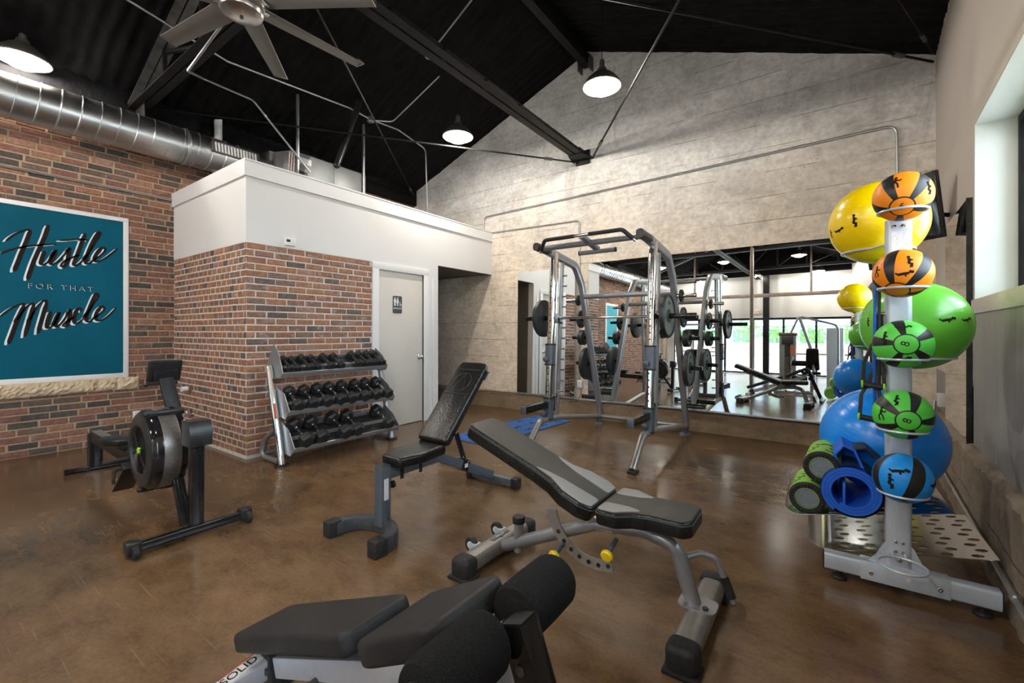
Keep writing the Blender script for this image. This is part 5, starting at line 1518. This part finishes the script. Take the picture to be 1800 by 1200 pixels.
# rear rings for the big balls: arms curving round under each ball
def big_ring(cx, cy, zc, R, rr):
    b = MB(); zr = zc - math.sqrt(max(R * R - rr * rr, 0)) - .004
    pts = [(cx + rr * math.cos(a), cy + rr * math.sin(a), zr) for a in [math.radians(-80 + 340 * k / 30) for k in range(31)]]
    b.tube(pts, .006, 8); b.tube([pts[0], (-.01, .05, zr)], .006, 8); b.tube([pts[-1], (-.03, .05, zr)], .006, 8)
    b.build('ball_arm', M_TOWER, tw)
YEL = (-.065, .32, 1.845, .218); GRN = (.085, .33, 1.285, .228)
big_ring(YEL[0], YEL[1], YEL[2], YEL[3], .155); big_ring(GRN[0], GRN[1], GRN[2], GRN[3], .16)
b = MB()
for z in (1.60, 1.56, 1.52): b.cyl((-.058, .02, z), (-.085, .02, z), .012, n=12)
b.build('strap_hooks', M_CHROME, tw)
b = MB(); b.cyl((-.058, .02, 1.34), (-.085, .02, 1.34), .012, n=12); b.build('strap_hook', M_CHROME, tw)
# tilted perforated shelves with an upturned lip
def shelf(xa, za, xb, zb, y0, y1, nx, lip):
    n = 26; vs = []; fs = []
    L = math.hypot(xb - xa, zb - za); ux, uz = (xb - xa) / L, (zb - za) / L
    pr = [(-lip * math.sin(math.radians(72 * (1 - k / 8))), lip * (1 - math.cos(math.radians(72 * (1 - k / 8))))) for k in range(9)]
    prof = [(xa - TX + ux * s - uz * h, za + uz * s + ux * h) for s, h in pr] + [(xb - TX, zb)]
    m = len(prof)
    b = MB()
    vs = []
    for y in (y0 - TYY, y1 - TYY):
        for (x, z) in prof: vs.append((x, y, z))
        for (x, z) in prof: vs.append((x, y, z - .004))
    for k in range(m - 1):
        fs += [(k, k + 1, 2*m + k + 1, 2*m + k), (m + k, 3*m + k, 3*m + k + 1, m + k + 1), (k, m + k, m + k + 1, k + 1), (2*m + k, 2*m + k + 1, 3*m + k + 1, 3*m + k)]
    fs += [(0, 2*m, 3*m, m), (m - 1, 2*m - 1, 4*m - 1, 3*m - 1)]
    # flat part is punched: build grid cells with round holes instead of one sheet
    fs = [f for f in fs if not (set(f) >= {m - 2, m - 1, 3*m - 1, 3*m - 2} or set(f) >= {2*m - 2, 2*m - 1, 4*m - 1, 4*m - 2})]
    p0 = Vector((prof[-2][0], 0, prof[-2][1])); p1 = Vector((prof[-1][0], 0, prof[-1][1]))
    Ls = (p1 - p0).length; ud = (p1 - p0).normalized()
    ncx = 6; ncy = 9; cx, cy = Ls / ncx, (y1 - y0) / ncy
    hr = min(cx, cy) * .26
    b.add(vs, fs)
    for lev in (0, -.004):
        for i in range(ncx):
            for j in range(ncy):
                c = p0 + ud * ((i + .5 + (.12 if j % 2 else -.12)) * cx) + Vector((0, y0 - TYY + (j + .5) * cy, lev))
                K = 16; vv = []; ff = []
                for k in range(K):
                    a = 2 * PI * k / K
                    ca, sa = math.cos(a), math.sin(a)
                    vv.append(tuple(c + ud * (hr * 1.3 * ca) + Vector((0, hr * sa, 0))))
                cell = p0 + ud * ((i + .5) * cx) + Vector((0, y0 - TYY + (j + .5) * cy, lev))
                for k in range(K):
                    a = 2 * PI * k / K
                    ca, sa = math.cos(a), math.sin(a); q = max(abs(ca), abs(sa))
                    vv.append(tuple(cell + ud * (cx / 2 * ca / q) + Vector((0, cy / 2 * sa / q, 0))))
                for k in range(K):
                    r = (k + 1) % K; ff.append((k, r, K + r, K + k))
                # square corners
                b.add(vv, ff)
    b.build('perforated_shelf', M_ALU, tw)
    return prof
shelf(-.10, .262, .494, .405, 2.86, 3.42, 5, .075)
shelf(.03, .105, .640, .232, 2.86, 3.46, 5, .10)
for (x, z) in ((.0, .315), (.0, .14)): MB().box((x + .0, .10, z), (.05, .14, .03), bev=.004).build('shelf_bracket', M_TOWER, tw)

# ---- medicine balls
def med_mat(name, col, n, w0, phase):
    g = NB(name)
    p = g.map(); sep = g.n('ShaderNodeSeparateXYZ'); g.l(p, sep.inputs[0])
    ang = g.math('ARCTAN2', sep.outputs['Y'], sep.outputs['X'])
    f = g.math('FRACT', g.math('ADD', g.math('MULTIPLY', ang, n / (2 * PI)), phase + 10))
    d = g.math('ABSOLUTE', g.math('SUBTRACT', f, .5))
    stripe = g.math('LESS_THAN', d, w0)
    rad = g.math('SQRT', g.math('ADD', g.math('MULTIPLY', sep.outputs['X'], sep.outputs['X']), g.math('MULTIPLY', sep.outputs['Y'], sep.outputs['Y'])))
    cap = g.math('GREATER_THAN', rad, .040)
    ring = g.math('MULTIPLY', cap, g.math('LESS_THAN', rad, .0455))
    s = g.math('MAXIMUM', g.math('MULTIPLY', stripe, cap), ring)
    base = g.mix(g.noise(p, 90, 3), tuple(c * .94 for c in col), col)
    g.col(g.mix(s, base, (.014, .0135, .014)))
    seam = g.math('LESS_THAN', g.math('ABSOLUTE', g.math('SUBTRACT', d, w0)), .012)
    h = g.math('SUBTRACT', g.math('MULTIPLY', g.noise(p, 420, 2), .35), seam)
    g.bump(h, .25, .002)
    g.set(Roughness=.42); g.b.inputs['Specular IOR Level'].default_value = .4
    return g.m
MM = {'orange': med_mat('orange_medicine_ball_rubber', (.90, .27, .008), 5, .17, .2), 'green': med_mat('green_medicine_ball_rubber', (.10, .62, .07), 5, .17, .35), 'blue': med_mat('blue_medicine_ball_rubber', (.01, .30, .85), 4, .16, .1)}
def on_sphere(c, R, d, up):
    """frame tangent to the sphere at direction d"""
    d = Vector(d).normalized()
    M = frame(Vector(c) + d * R, d)
    u = Vector(up) - d * Vector(up).dot(d); u.normalize()
    x = u.cross(d)
    M = Matrix((x, u, d)).transposed().to_4x4(); M.translation = Vector(c) + d * R
    return M
FIGS = [[[(0, .9), (0, .35)], [(0, .35), (-.3, -.1), (-.15, -.7)], [(0, .35), (.3, 0), (.4, -.6)], [(0, .75), (.45, .55), (.7, .75)]],
        [[(-.7, -.1), (.0, .05), (.5, .1)], [(.5, .1), (.65, .5)], [(-.7, -.1), (-1.0, .2)], [(0, .05), (.2, -.35)]],
        [[(0, .8), (.1, .3), (-.1, -.1)], [(-.1, -.1), (.4, -.15), (.35, -.75)], [(-.1, -.1), (.25, -.3), (.1, -.8)], [(.05, .65), (.5, .4)]]]
def figure(parent, R, d, up, size, kind, head=(.0, 1.12), name='printed_figure'):
    size *= 1.3
    b = MB()
    M = on_sphere((0, 0, 0), R, d, up)
    def proj(x, y):
        q = M @ Vector((x * size, y * size, 0)); return q.normalized() * (R + .0006)
    for si, st in enumerate(FIGS[kind]):
        tk = 1.75 if si == 0 else .95
        pp = []
        for i in range(len(st) - 1):
            for k in range(4):
                t = k / 4; pp.append(proj(st[i][0] + (st[i+1][0] - st[i][0]) * t, st[i][1] + (st[i+1][1] - st[i][1]) * t))
        pp.append(proj(*st[-1]))
        b.sweep([(-.10 * size * tk, -.0004), (.10 * size * tk, -.0004), (.09 * size * tk, .0004), (-.09 * size * tk, .0004)], pp, up=M.to_3x3() @ Vector((0, 0, 1)))
    hx, hy = {0: (0, 1.15), 1: (.85, .25), 2: (.02, 1.05)}[kind]
    hc = proj(hx, hy)
    b.at(on_sphere((0, 0, 0), R + .0004, hc, up)).prism(circ(.21 * size, 12), 0, .0006)
    b.build(name, M_MBLACK, parent)
def med_ball(z, col, pole, num, label, figs, spin=0):
    t = thing('medicine_ball', label, 'ball', (TX - .012, TYY + RING_Y, z), group='medicine balls on the tower rings')
    q = Vector((0, 0, 1)).rotation_difference(Vector(pole).normalized()).to_matrix().to_4x4() @ Matrix.Rotation(spin, 4, 'Z')
    o = MB().sphere((0, 0, 0), BR, 48, 32).build('ball_skin', MM[col], t, smooth=180)
    o.matrix_local = q
    if num:
        up = (0, 0, 1) if num == '6' else (-.9, 0, .3)
        text_obj('printed_number', num, .042, on_sphere((0, 0, 0), BR * .965, pole, up) @ Matrix.Translation((0, .004, .0018)), M_MBLACK, t, ext=.0025)
    for (d, k, s) in figs: figure(t, BR, d, (0, 0, 1), s, k)
# directions in world axes; the viewer is toward (-.15,-1,..)
med_ball(MED[0], 'orange', (-.10, -.80, -.62), '6', 'orange and black medicine ball topmost on the tower', [((-.35, -.93, .35), 0, .024), ((.75, -.75, .0), 2, .022)], .3)
med_ball(MED[1], 'orange', (-.25, -.62, -.80), '', 'orange and black medicine ball second from the top', [((.1, -.98, .35), 2, .022), ((-.05, -1, -.12), 1, .024), ((-.9, -.5, .0), 0, .02)], 1.0)
med_ball(MED[2], 'green', (.02, -1, .02), '8', 'green and black number eight medicine ball in the middle of the tower', [((-.68, -.72, .2), 2, .024), ((-.1, -.8, -.6), 1, .024), ((-.05, -.72, .72), 1, .022)], .35)
med_ball(MED[3], 'green', (.08, -1, -.10), '8', 'lower green and black number eight medicine ball above the mat roll', [((-.75, -.66, .0), 0, .024), ((-.3, -.7, .65), 2, .022)], -.15)
med_ball(MED[4], 'blue', (.25, .30, .92), '', 'blue and black medicine ball lowest on the tower', [((-.2, -.85, .45), 1, .028), ((-.5, -.86, -.05), 2, .026), ((.9, -.4, .0), 1, .024)], 1.3)

# ---- stability balls
def stab_mat(name, col, rough):
    g = NB(name)
    p = g.map(); sep = g.n('ShaderNodeSeparateXYZ'); g.l(p, sep.inputs[0])
    wv = g.math('SINE', g.math('MULTIPLY', sep.outputs['Z'], 260.0))
    rd = g.ramp(wv, [(.0, 0.0), (.93, 0.0), (1.0, 1.0)])
    band = g.math('LESS_THAN', g.math('ABSOLUTE', sep.outputs['Z']), .30)
    g.col(g.mix(g.noise(p, 5, 3), tuple(c * .93 for c in col), col))
    g.bump(g.math('MULTIPLY', rd, -1.0), .18, .002)
    g.set(Roughness=rough); g.b.inputs['Specular IOR Level'].default_value = .5
    g.b.inputs['Subsurface Weight'].default_value = 0.0
    return g.m
def stab_ball(loc, R, col, label, figs, tilt, name):
    t = thing('stability_ball', label, 'ball', loc, group='stability balls on the tower')
    o = MB().sphere((0, 0, 0), R, 64, 40).build('ball_skin', stab_mat(name, col, .25), t, smooth=180)
    o.rotation_euler = tilt
    for (d, k, s) in figs: figure(t, R, d, (0, 0, 1), s, k)
    return t
stab_ball((TX + YEL[0], TYY + YEL[1], YEL[2]), YEL[3], (.95, .66, .0), 'yellow stability ball high on the tower', [((-.50, -.86, -.08), 2, .026), ((-.80, -.6, -.2), 1, .024), ((-.97, -.3, -.25), 0, .018)], (.2, .25, 0), 'yellow_burst_vinyl')
stab_ball((TX + GRN[0], TYY + GRN[1], GRN[2]), GRN[3], (.13, .50, .04), 'green stability ball in the middle of the tower', [((.42, -.9, .10), 1, .026), ((.75, -.66, .10), 1, .022), ((-.86, -.5, .06), 2, .018)], (.06, 0, 0), 'green_burst_vinyl')
stab_ball((.262, 3.245, .642), .288, (.008, .27, .92), 'large blue stability ball resting on the upper perforated shelf', [], (.35, .2, 0), 'blue_burst_vinyl')

# ---- foam rollers, mat roll, bands on the upper shelf
def foam_roll(loc, r, L, label, rz):
    t = thing('foam_roller', label, 'foam roller', loc, rz, group='green foam rollers')
    MB().lathe([(r * .62, -.004), (r * .80, -.001), (r * .97, .008), (r, .022), (r, L - .02), (r * .96, L), (0, L)], 36, frame((0, 0, 0), (0, 1, 0))).build('green_sleeve', mat('lime_sleeve_fabric', (.22, .50, .06), .7, var=(30, (.26, .56, .08)), bump=(300, .2)), t)
    b = MB(); 
    pr = []
    K = 56; vs = []; fs = []
    for k in range(K):
        a = 2 * PI * k / K; j = .0025 * (k % 2)
        for (q, z) in ((.99, .012), (.97, .0), (.86, -.006 - j), (.66, -.004 - j), (.58, .004)):
            vs.append((r * q * 1.004 * math.cos(a), z, r * q * 1.004 * math.sin(a)))
    for k in range(K):
        n2 = (k + 1) % K
        for q in range(4): fs.append((k*5+q, n2*5+q, n2*5+q+1, k*5+q+1))
    b.add(vs, fs).build('gathered_end', mat('black_gathered_fabric', (.012, .012, .013), .8, var=(60, (.02, .02, .021)), bump=(120, .6)), t)
    MB().lathe([(0, .001), (r * .62, .001)], 30, frame((0, 0, 0), (0, 1, 0))).build('foam_core', mat('speckled_grey_foam', (.22, .26, .29), .9, var=(260, (.12, .15, .17), 3), bump=(200, .4)), t)
    bb = MB()
    for i, (a, yy) in enumerate(((2.2, .07), (2.0, .12), (1.8, .18), (1.2, .06), (1.0, .13), (1.35, .20), (.8, .09), (2.7, .10))):
        M = Matrix.Translation((r * 1.002 * math.cos(a), yy, r * 1.002 * math.sin(a))) @ frame((0, 0, 0), (math.cos(a), 0, math.sin(a)), (1, 0, 0) if abs(math.cos(a)) < .9 else (0, 1, 0)).to_3x3().to_4x4()
        bb.at(M); bb.box((0, 0, 0), (.035, .008, .001)); bb.box((.014, .006, 0), (.010, .010, .001)); bb.box((-.012, -.005, 0), (.012, .006, .001))
    bb.build('printed_figures', M_MBLACK, t, kind='stuff')
foam_roll((-.012, 2.80, .545), .083, .34, 'lime green foam roller lying on top of the other one', -.06)
foam_roll((-.075, 2.79, .375), .083, .34, 'lime green foam roller lowest on the left end of the shelf', -.05)
mr = thing('mat_roll', 'rolled blue exercise mat on the perforated shelf', 'mat', (.112, 2.78, .447))
Mm = mat('blue_mat_edge', (.004, .105, .62), .6, var=(40, (.006, .12, .68)), bump=(200, .2))
Mm2 = mat('dark_printed_mat', (.012, .028, .085), .45, var=(14, (.022, .05, .15), 4), bump=(160, .3))
def spiral(r0, r1, turns, th, y0, y1, m_in, n=120):
    b = MB(); vs = []; fs = []
    for k in range(n + 1):
        t = k / n; a = -2.2 + 2 * PI * turns * t; r = r0 + (r1 - r0) * t
        ca, sa = math.cos(a), math.sin(a)
        for (rr, y) in ((r - th/2, y0), (r + th/2, y0), (r + th/2, y1), (r - th/2, y1)): vs.append((rr * ca, y, rr * sa))
    for k in range(n):
        a, c = k * 4, k * 4 + 4
        for q in range(4): fs.append((a + q, a + (q + 1) % 4, c + (q + 1) % 4, c + q))
    fs += [(0, 1, 2, 3), (n*4, n*4+3, n*4+2, n*4+1)]
    return b.add(vs, fs)
spiral(.078, .121, 3.0, .0132, 0, .46, None).build('mat_layers', Mm, mr)
MB().lathe([(.129, .012), (.130, .02), (.130, .455)], 48, frame((0, 0, 0), (0, 1, 0))).build('printed_face', Mm2, mr)
MB().box((-.03, .22, -.015), (.012, .44, .115), bev=.004).build('inner_fold', Mm, mr)
m2 = thing('folded_mat', 'folded dark blue mat leaning behind the mat roll', 'mat', (.13, 2.93, .50))
b = MB(); b.sweep(rrect(.013, .24, .004), [(-.06, .0, .04), (-.085, 0, .12), (-.05, 0, .17), (-.005, 0, .15), (.03, 0, .06), (.10, 0, -.04)], up=(0, 1, 0)); b.build('mat_body', Mm, m2)
b = MB(); b.sweep(rrect(.010, .23, .004), [(-.015, .01, .150), (.04, .01, .165), (.10, .01, .11), (.13, .01, .05)], up=(0, 1, 0)); b.build('black_strap', M_RUBBER, m2)
MB().sphere((.145, 0, .10), .028, 12, 8, (1, 1, .9)).build('buckle', M_RUBBER, m2)

# resistance bands hanging from the post
def band(loc, label, drop, side, rz):
    t = thing('resistance_band', label, 'resistance band', loc, rz, group='resistance bands with black handles')
    MB().tube([(0, 0, 0), (-.005, -.004, -drop * .5), (-.004, 0, -drop)], .007, 8).build('blue_tube', mat('blue_latex_tube', (.01, .10, .45), .35, var=(10, (.012, .12, .5))), t)
    MB().tube([(.014, 0, 0), (.012, -.004, -drop * .5), (.014, 0, -drop)], .007, 8).build('black_tube', M_RUBBER, t)
    h = MB().tube([(-.060, -.03, -drop - .045), (.02, -.045, -drop - .055)], .014, 12).build('handle', M_RUBBER, t)
    for x, y, z in ((-.062, -.03, -drop - .045), (.02, -.045, -drop - .055)): MB().torus((x, y, z), .015, .005, (1, -.1, 0), 16, 6).build('green_ring', M_GREEN_AC, h)
    MB().sweep(rrect(.016, .004, .001), [(-.060, -.03, -drop - .04), (-.055, -.01, -drop + .06), (-.02, 0, -drop + .15), (-.002, 0, -drop + .20)], up=(0, 1, 0)).build('webbing_strap', M_RUBBER, t)
    MB().sweep(rrect(.016, .004, .001), [(.02, -.045, -drop - .05), (.015, -.02, -drop + .06), (.0, 0, -drop + .19)], up=(0, 1, 0)).build('webbing_strap', M_RUBBER, t)
band((TX - .085, TYY + .005, 1.34), 'resistance band with black handle hanging between the green medicine balls', .30, 1, 0)
band((TX - .095, TYY - .01, 1.52), 'longer resistance band hanging behind, its handle beside the lower green ball', .64, -1, -.1)
# ================================================================== REST OF THE ROOM (seen in the mirror)
def post(x, y, w, m, label, z1=None):
    t = thing('steel_post', label, 'post', (x, y, 0), group='steel posts of the room')
    b = MB(); h = z1 or gz(x) - .1
    b.bar([(0, 0, 0), (0, 0, h)], w, w, .006); b.build('post_shaft', m, t)
    MB().box((0, 0, .006), (w * 2, w * 2, .012), bev=.002).build('base_plate', m, t)
post(-2.03, -1.95, .08, M_BROWNSTEEL, 'bare brown steel post in the middle of the mirror reflection', 3.8)
post(-2.60, -8.2, .20, M_BLACKSTEEL, 'thick black post against the storefront windows', 3.9)
b = MB()
b.bar([(XL, -5.7, 2.86), (.2, -5.7, 2.86)], .10, .12, .006); b.build
fb = tag(b.build('cross_beam', M_BROWNSTEEL), 'bare steel beam crossing the far room in the mirror', 'beam')
for x in (-4.6, -2.7, -.95): MB().bar([(x, -5.7, 2.9), (x, -5.7, gz(x) - .05)], .06, .06, .004).build('beam_hanger', M_BROWNSTEEL, fb)

# selectorised strength machine just behind the viewer
ma = thing('strength_machine', 'silver weight-stack strength machine seen in the mirror', 'strength machine', (-1.08, -1.05, 0))
b = MB(); b.prism([(-.17, -.10), (.17, -.10), (.17, .10), (-.17, .10)], .08, 1.36); b.build('stack_shroud', M_SILVER2, ma)
MB().box((0, .102, .70), (.12, .01, 1.1), bev=.003).build('stack_slot', M_IRON, ma)
for k in range(12): MB().box((0, .112, .22 + k * .055), (.11, .012, .046), bev=.003).build('weight_block', M_GREYSTEEL, ma)
b = MB(); b.box((0, .0, 1.40), (.38, .26, .08), bev=.03); b.build('top_cap', M_BROWNSTEEL, ma)
MB().box((0, .125, 1.25), (.24, .02, .20), bev=.006).build('placard', M_SIGN, ma)
MB().box((.10, .112, 1.0), (.09, .004, .14)).build('instruction_label', M_ORANGESTK, ma)
for s in (-1, 1): MB().bar([(s * .19, -.35, .04), (s * .19, .62, .04)], .06, .07, .01).build('base_rail', M_SILVER, ma)
MB().bar([(-.19, .58, .04), (.55, .58, .04)], .06, .07, .01).build('base_rail', M_SILVER, ma)
MB().tube([(.05, -.02, 1.42), (.22, .0, 1.84), (.95, .02, 1.62), (.99, .02, 1.50), (.99, .02, .70)], .024, 12, .10).build('overhead_arm', M_SILVER, ma)
MB().tube([(.24, .0, 1.80), (.50, .05, .95), (.55, .10, .1)], .035, 12).build('diagonal_strut', M_SILVER, ma)
MB(Matrix.Translation((.50, .28, .47))).pad(rounded([(-.16, -.16), (.16, -.16), (.19, .16), (-.19, .16)], .05), .06, .02).build('seat_pad', M_VINYL, ma)
MB().bar([(.50, .28, .05), (.50, .28, .47)], .06, .06, .008).build('seat_post', M_SILVER, ma)
MB(Matrix.Translation((.50, .08, .55)) @ Matrix.Rotation(math.radians(82), 4, 'X')).pad(rounded([(-.14, 0), (.14, 0), (.12, .52), (-.12, .52)], .05), .06, .02).build('back_pad', M_VINYL, ma)
for z in (.72, .36): MB().lathe([(0, -.15), (.05, -.15), (.06, -.13), (.06, .13), (.05, .15), (0, .15)], 20, frame((.28, .50, z), (1, 0, 0))).build('leg_roller', M_FOAMR, ma)
MB().tube([(.12, .50, .36), (.12, .45, .55), (.12, .50, .72), (.12, .1, .85)], .02, 10, .04).build('roller_arm', M_SILVER, ma)
b = MB(); b.prism(rrect(.34, .10, .04, 4), .10, 1.55, Matrix.Translation((.93, -.10, 0))); b.build('rear_shroud', M_TOWER, ma)

def elliptical(loc, rz, label):
    t = thing('elliptical_trainer', label, 'elliptical trainer', loc, rz, group='elliptical trainers by the brick wall')
    b = MB(); b.prism([(-.25, .08), (.28, .08), (.34, .35), (.22, .75), (.06, .85), (-.05, .62), (-.22, .45)], -.11, .11, Mxz); b.build('drive_shroud', M_PLASTIC, t)
    for s in (-1, 1):
        MB().bar([(.25, s * .16, .26), (-1.05, s * .16, .20)], .05, .05, .01).build('pedal_arm', M_SILVER, t)
        MB().box((-.55, s * .17, .27), (.36, .15, .04), bev=.012).build('pedal', M_RUBBER, t)
        MB().tube([(.20, s * .22, .45), (.16, s * .26, 1.05), (-.02, s * .25, 1.32), (-.08, s * .22, 1.52)], .018, 10, .08).build('swing_arm', M_SILVER, t)
        MB().tube([(.02, s * .255, 1.27), (-.08, s * .22, 1.52)], .022, 10).build('arm_grip', M_RUBBER, t)
    MB().bar([(.16, 0, .75), (.02, 0, 1.38)], .07, .10, .02).build('console_mast', M_SILVER2, t)
    MB(Matrix.Translation((.0, 0, 1.42)) @ Matrix.Rotation(math.radians(-55), 4, 'Y')).box((0, 0, 0), (.30, .40, .05), bev=.02).build('console', M_PLASTIC, t)
    for x in (.30, -1.08): MB().bar([(x, -.28, .03), (x, .28, .03)], .07, .06, .012).build('foot', M_SILVER, t)
    MB().bar([(.30, 0, .05), (-1.08, 0, .05)], .08, .06, .01).build('floor_rail', M_SILVER, t)
elliptical((-3.4, -1.3, 0), math.radians(75), 'black elliptical trainer nearest the smith machine in the mirror')
elliptical((-4.4, -1.4, 0), math.radians(75), 'black elliptical trainer closer to the brick wall in the mirror')

# ================================================================== OUTDOORS BEYOND THE STOREFRONT
M_PAVE = mat('pale_paving', (.60, .58, .55), .8, var=(1.5, (.52, .50, .47)), bump=(20, .1))
struct(MB().span((-45, -60, -.16), (45, YF - .06, -.04)).build('ground_outside', M_PAVE), 'pale paving outside the storefront')
struct(MB().span((1.4, YF - .06, -.16), (45, 30, -.04)).build('ground_beside', M_PAVE), 'pale paving outside the window wall')
lw = thing('planter_wall', 'low brick planter wall outside the storefront', 'wall', (0, YF - 6, 0))
MB().span((-14, -.35, -.05), (10, 0, .62)).build('concrete_base', mat('grey_wall_base', (.30, .31, .33), .85, var=(3, (.26, .27, .29))), lw)
MB().span((-14, -.33, .62), (10, -.02, 1.30)).build('mortar_core', M_MORT_B, lw)
rest = MB(); rs = random.Random(2)
for ci in range(9):
    x = -9 - (.15 if ci % 2 else 0)
    while x < 5:
        rest.span((x + .006, -.025, .63 + ci * .075), (x + .29, .0, .69 + ci * .075)); x += .30
rest.build('brickwork', brick_mat('planter_brick', [(.36, .20, .16), (.30, .17, .14), (.40, .24, .19), (.33, .20, .17)]), lw, kind='stuff', smooth=0)
M_LEAF = mat('shrub_leaf', (.10, .30, .05), .6, var=(6, (.22, .46, .10), 3))
def shrub(x, y, h, r, label, seed):
    t = thing('shrub', label, 'shrub', (x, y, 1.2), group='shrubs in the planter')
    rs = random.Random(seed); b = MB(); vs = []; fs = []
    for k in range(420):
        d = Vector((rs.gauss(0, 1), rs.gauss(0, 1), rs.gauss(0, 1))).normalized() * (rs.random() ** .4)
        c = Vector((d.x * r, d.y * r, h * .5 + d.z * h * .5))
        u = Vector((rs.gauss(0, 1), rs.gauss(0, 1), rs.gauss(0, 1))).normalized(); v = u.orthogonal().normalized()
        s = .06 + rs.random() * .06; o = len(vs)
        vs += [tuple(c - u * s), tuple(c + v * s * .45), tuple(c + u * s), tuple(c - v * s * .45)]; fs.append((o, o + 1, o + 2, o + 3))
    b.add(vs, fs).build('foliage', M_LEAF, t, kind='stuff', smooth=0)
    MB().tube([(0, 0, -.1), (.03, 0, h * .4)], .03, 6).build('stem', M_BROWNSTEEL, t)
SHL = ['shrub outside at the left end of the planter', 'shrub outside, second from the planter left end', 'tall shrub outside behind the black post', 'shrub outside just right of the black post', 'low shrub outside in the right half of the storefront', 'shrub outside near the right end of the storefront', 'shrub outside at the right end of the planter']
for i, (x, h, r) in enumerate([(-8.5, 1.0, .6), (-6.6, .9, .6), (-4.6, 1.5, .7), (-3.2, 1.1, .7), (-1.6, .9, .7), (-.1, 1.2, .7), (1.6, 1.0, .7)]):
    shrub(x, YF - 7.0, h, r, SHL[i], 20 + i)
bd = thing('office_building', 'blue-grey office building with dark window bands beyond the planter', 'building', (0, YF - 26, 0))
M_FAC = mat('blue_grey_facade', (.16, .24, .34), .6, var=(1, (.20, .29, .40)))
MB().span((-28, -8, -.1), (22, 0, 12)).build('facade', M_FAC, bd)
wm = MB().span((-.75, 0, -.8), (.75, .05, .8)).mesh('window', mat('facade_window', (.03, .06, .10), .1, var=(2, (.05, .09, .14))), 0)
fm = MB(); fm.span((-.82, 0, -.87), (.82, .08, -.8)); fm.span((-.82, 0, .8), (.82, .08, .87)); fm.span((-.82, 0, -.8), (-.75, .08, .8)); fm.span((.75, 0, -.8), (.82, .08, .8)); fm.span((-.03, 0, -.8), (.03, .08, .8))
fme = fm.mesh('window_frame', M_WPLASTIC, 0)
for r_i, z in enumerate((1.9, 4.9, 7.9)):
    for k in range(14):
        o = bpy.data.objects.new('window', wm); COL.objects.link(o); o.parent = bd; o.location = (-22 + k * 2.7, .0, z)
        o2 = bpy.data.objects.new('window_frame', fme); COL.objects.link(o2); o2.parent = o
    MB().span((-28, 0, z + 1.15), (22, .25, z + 1.35)).build('ledge', M_WPLASTIC, bd)
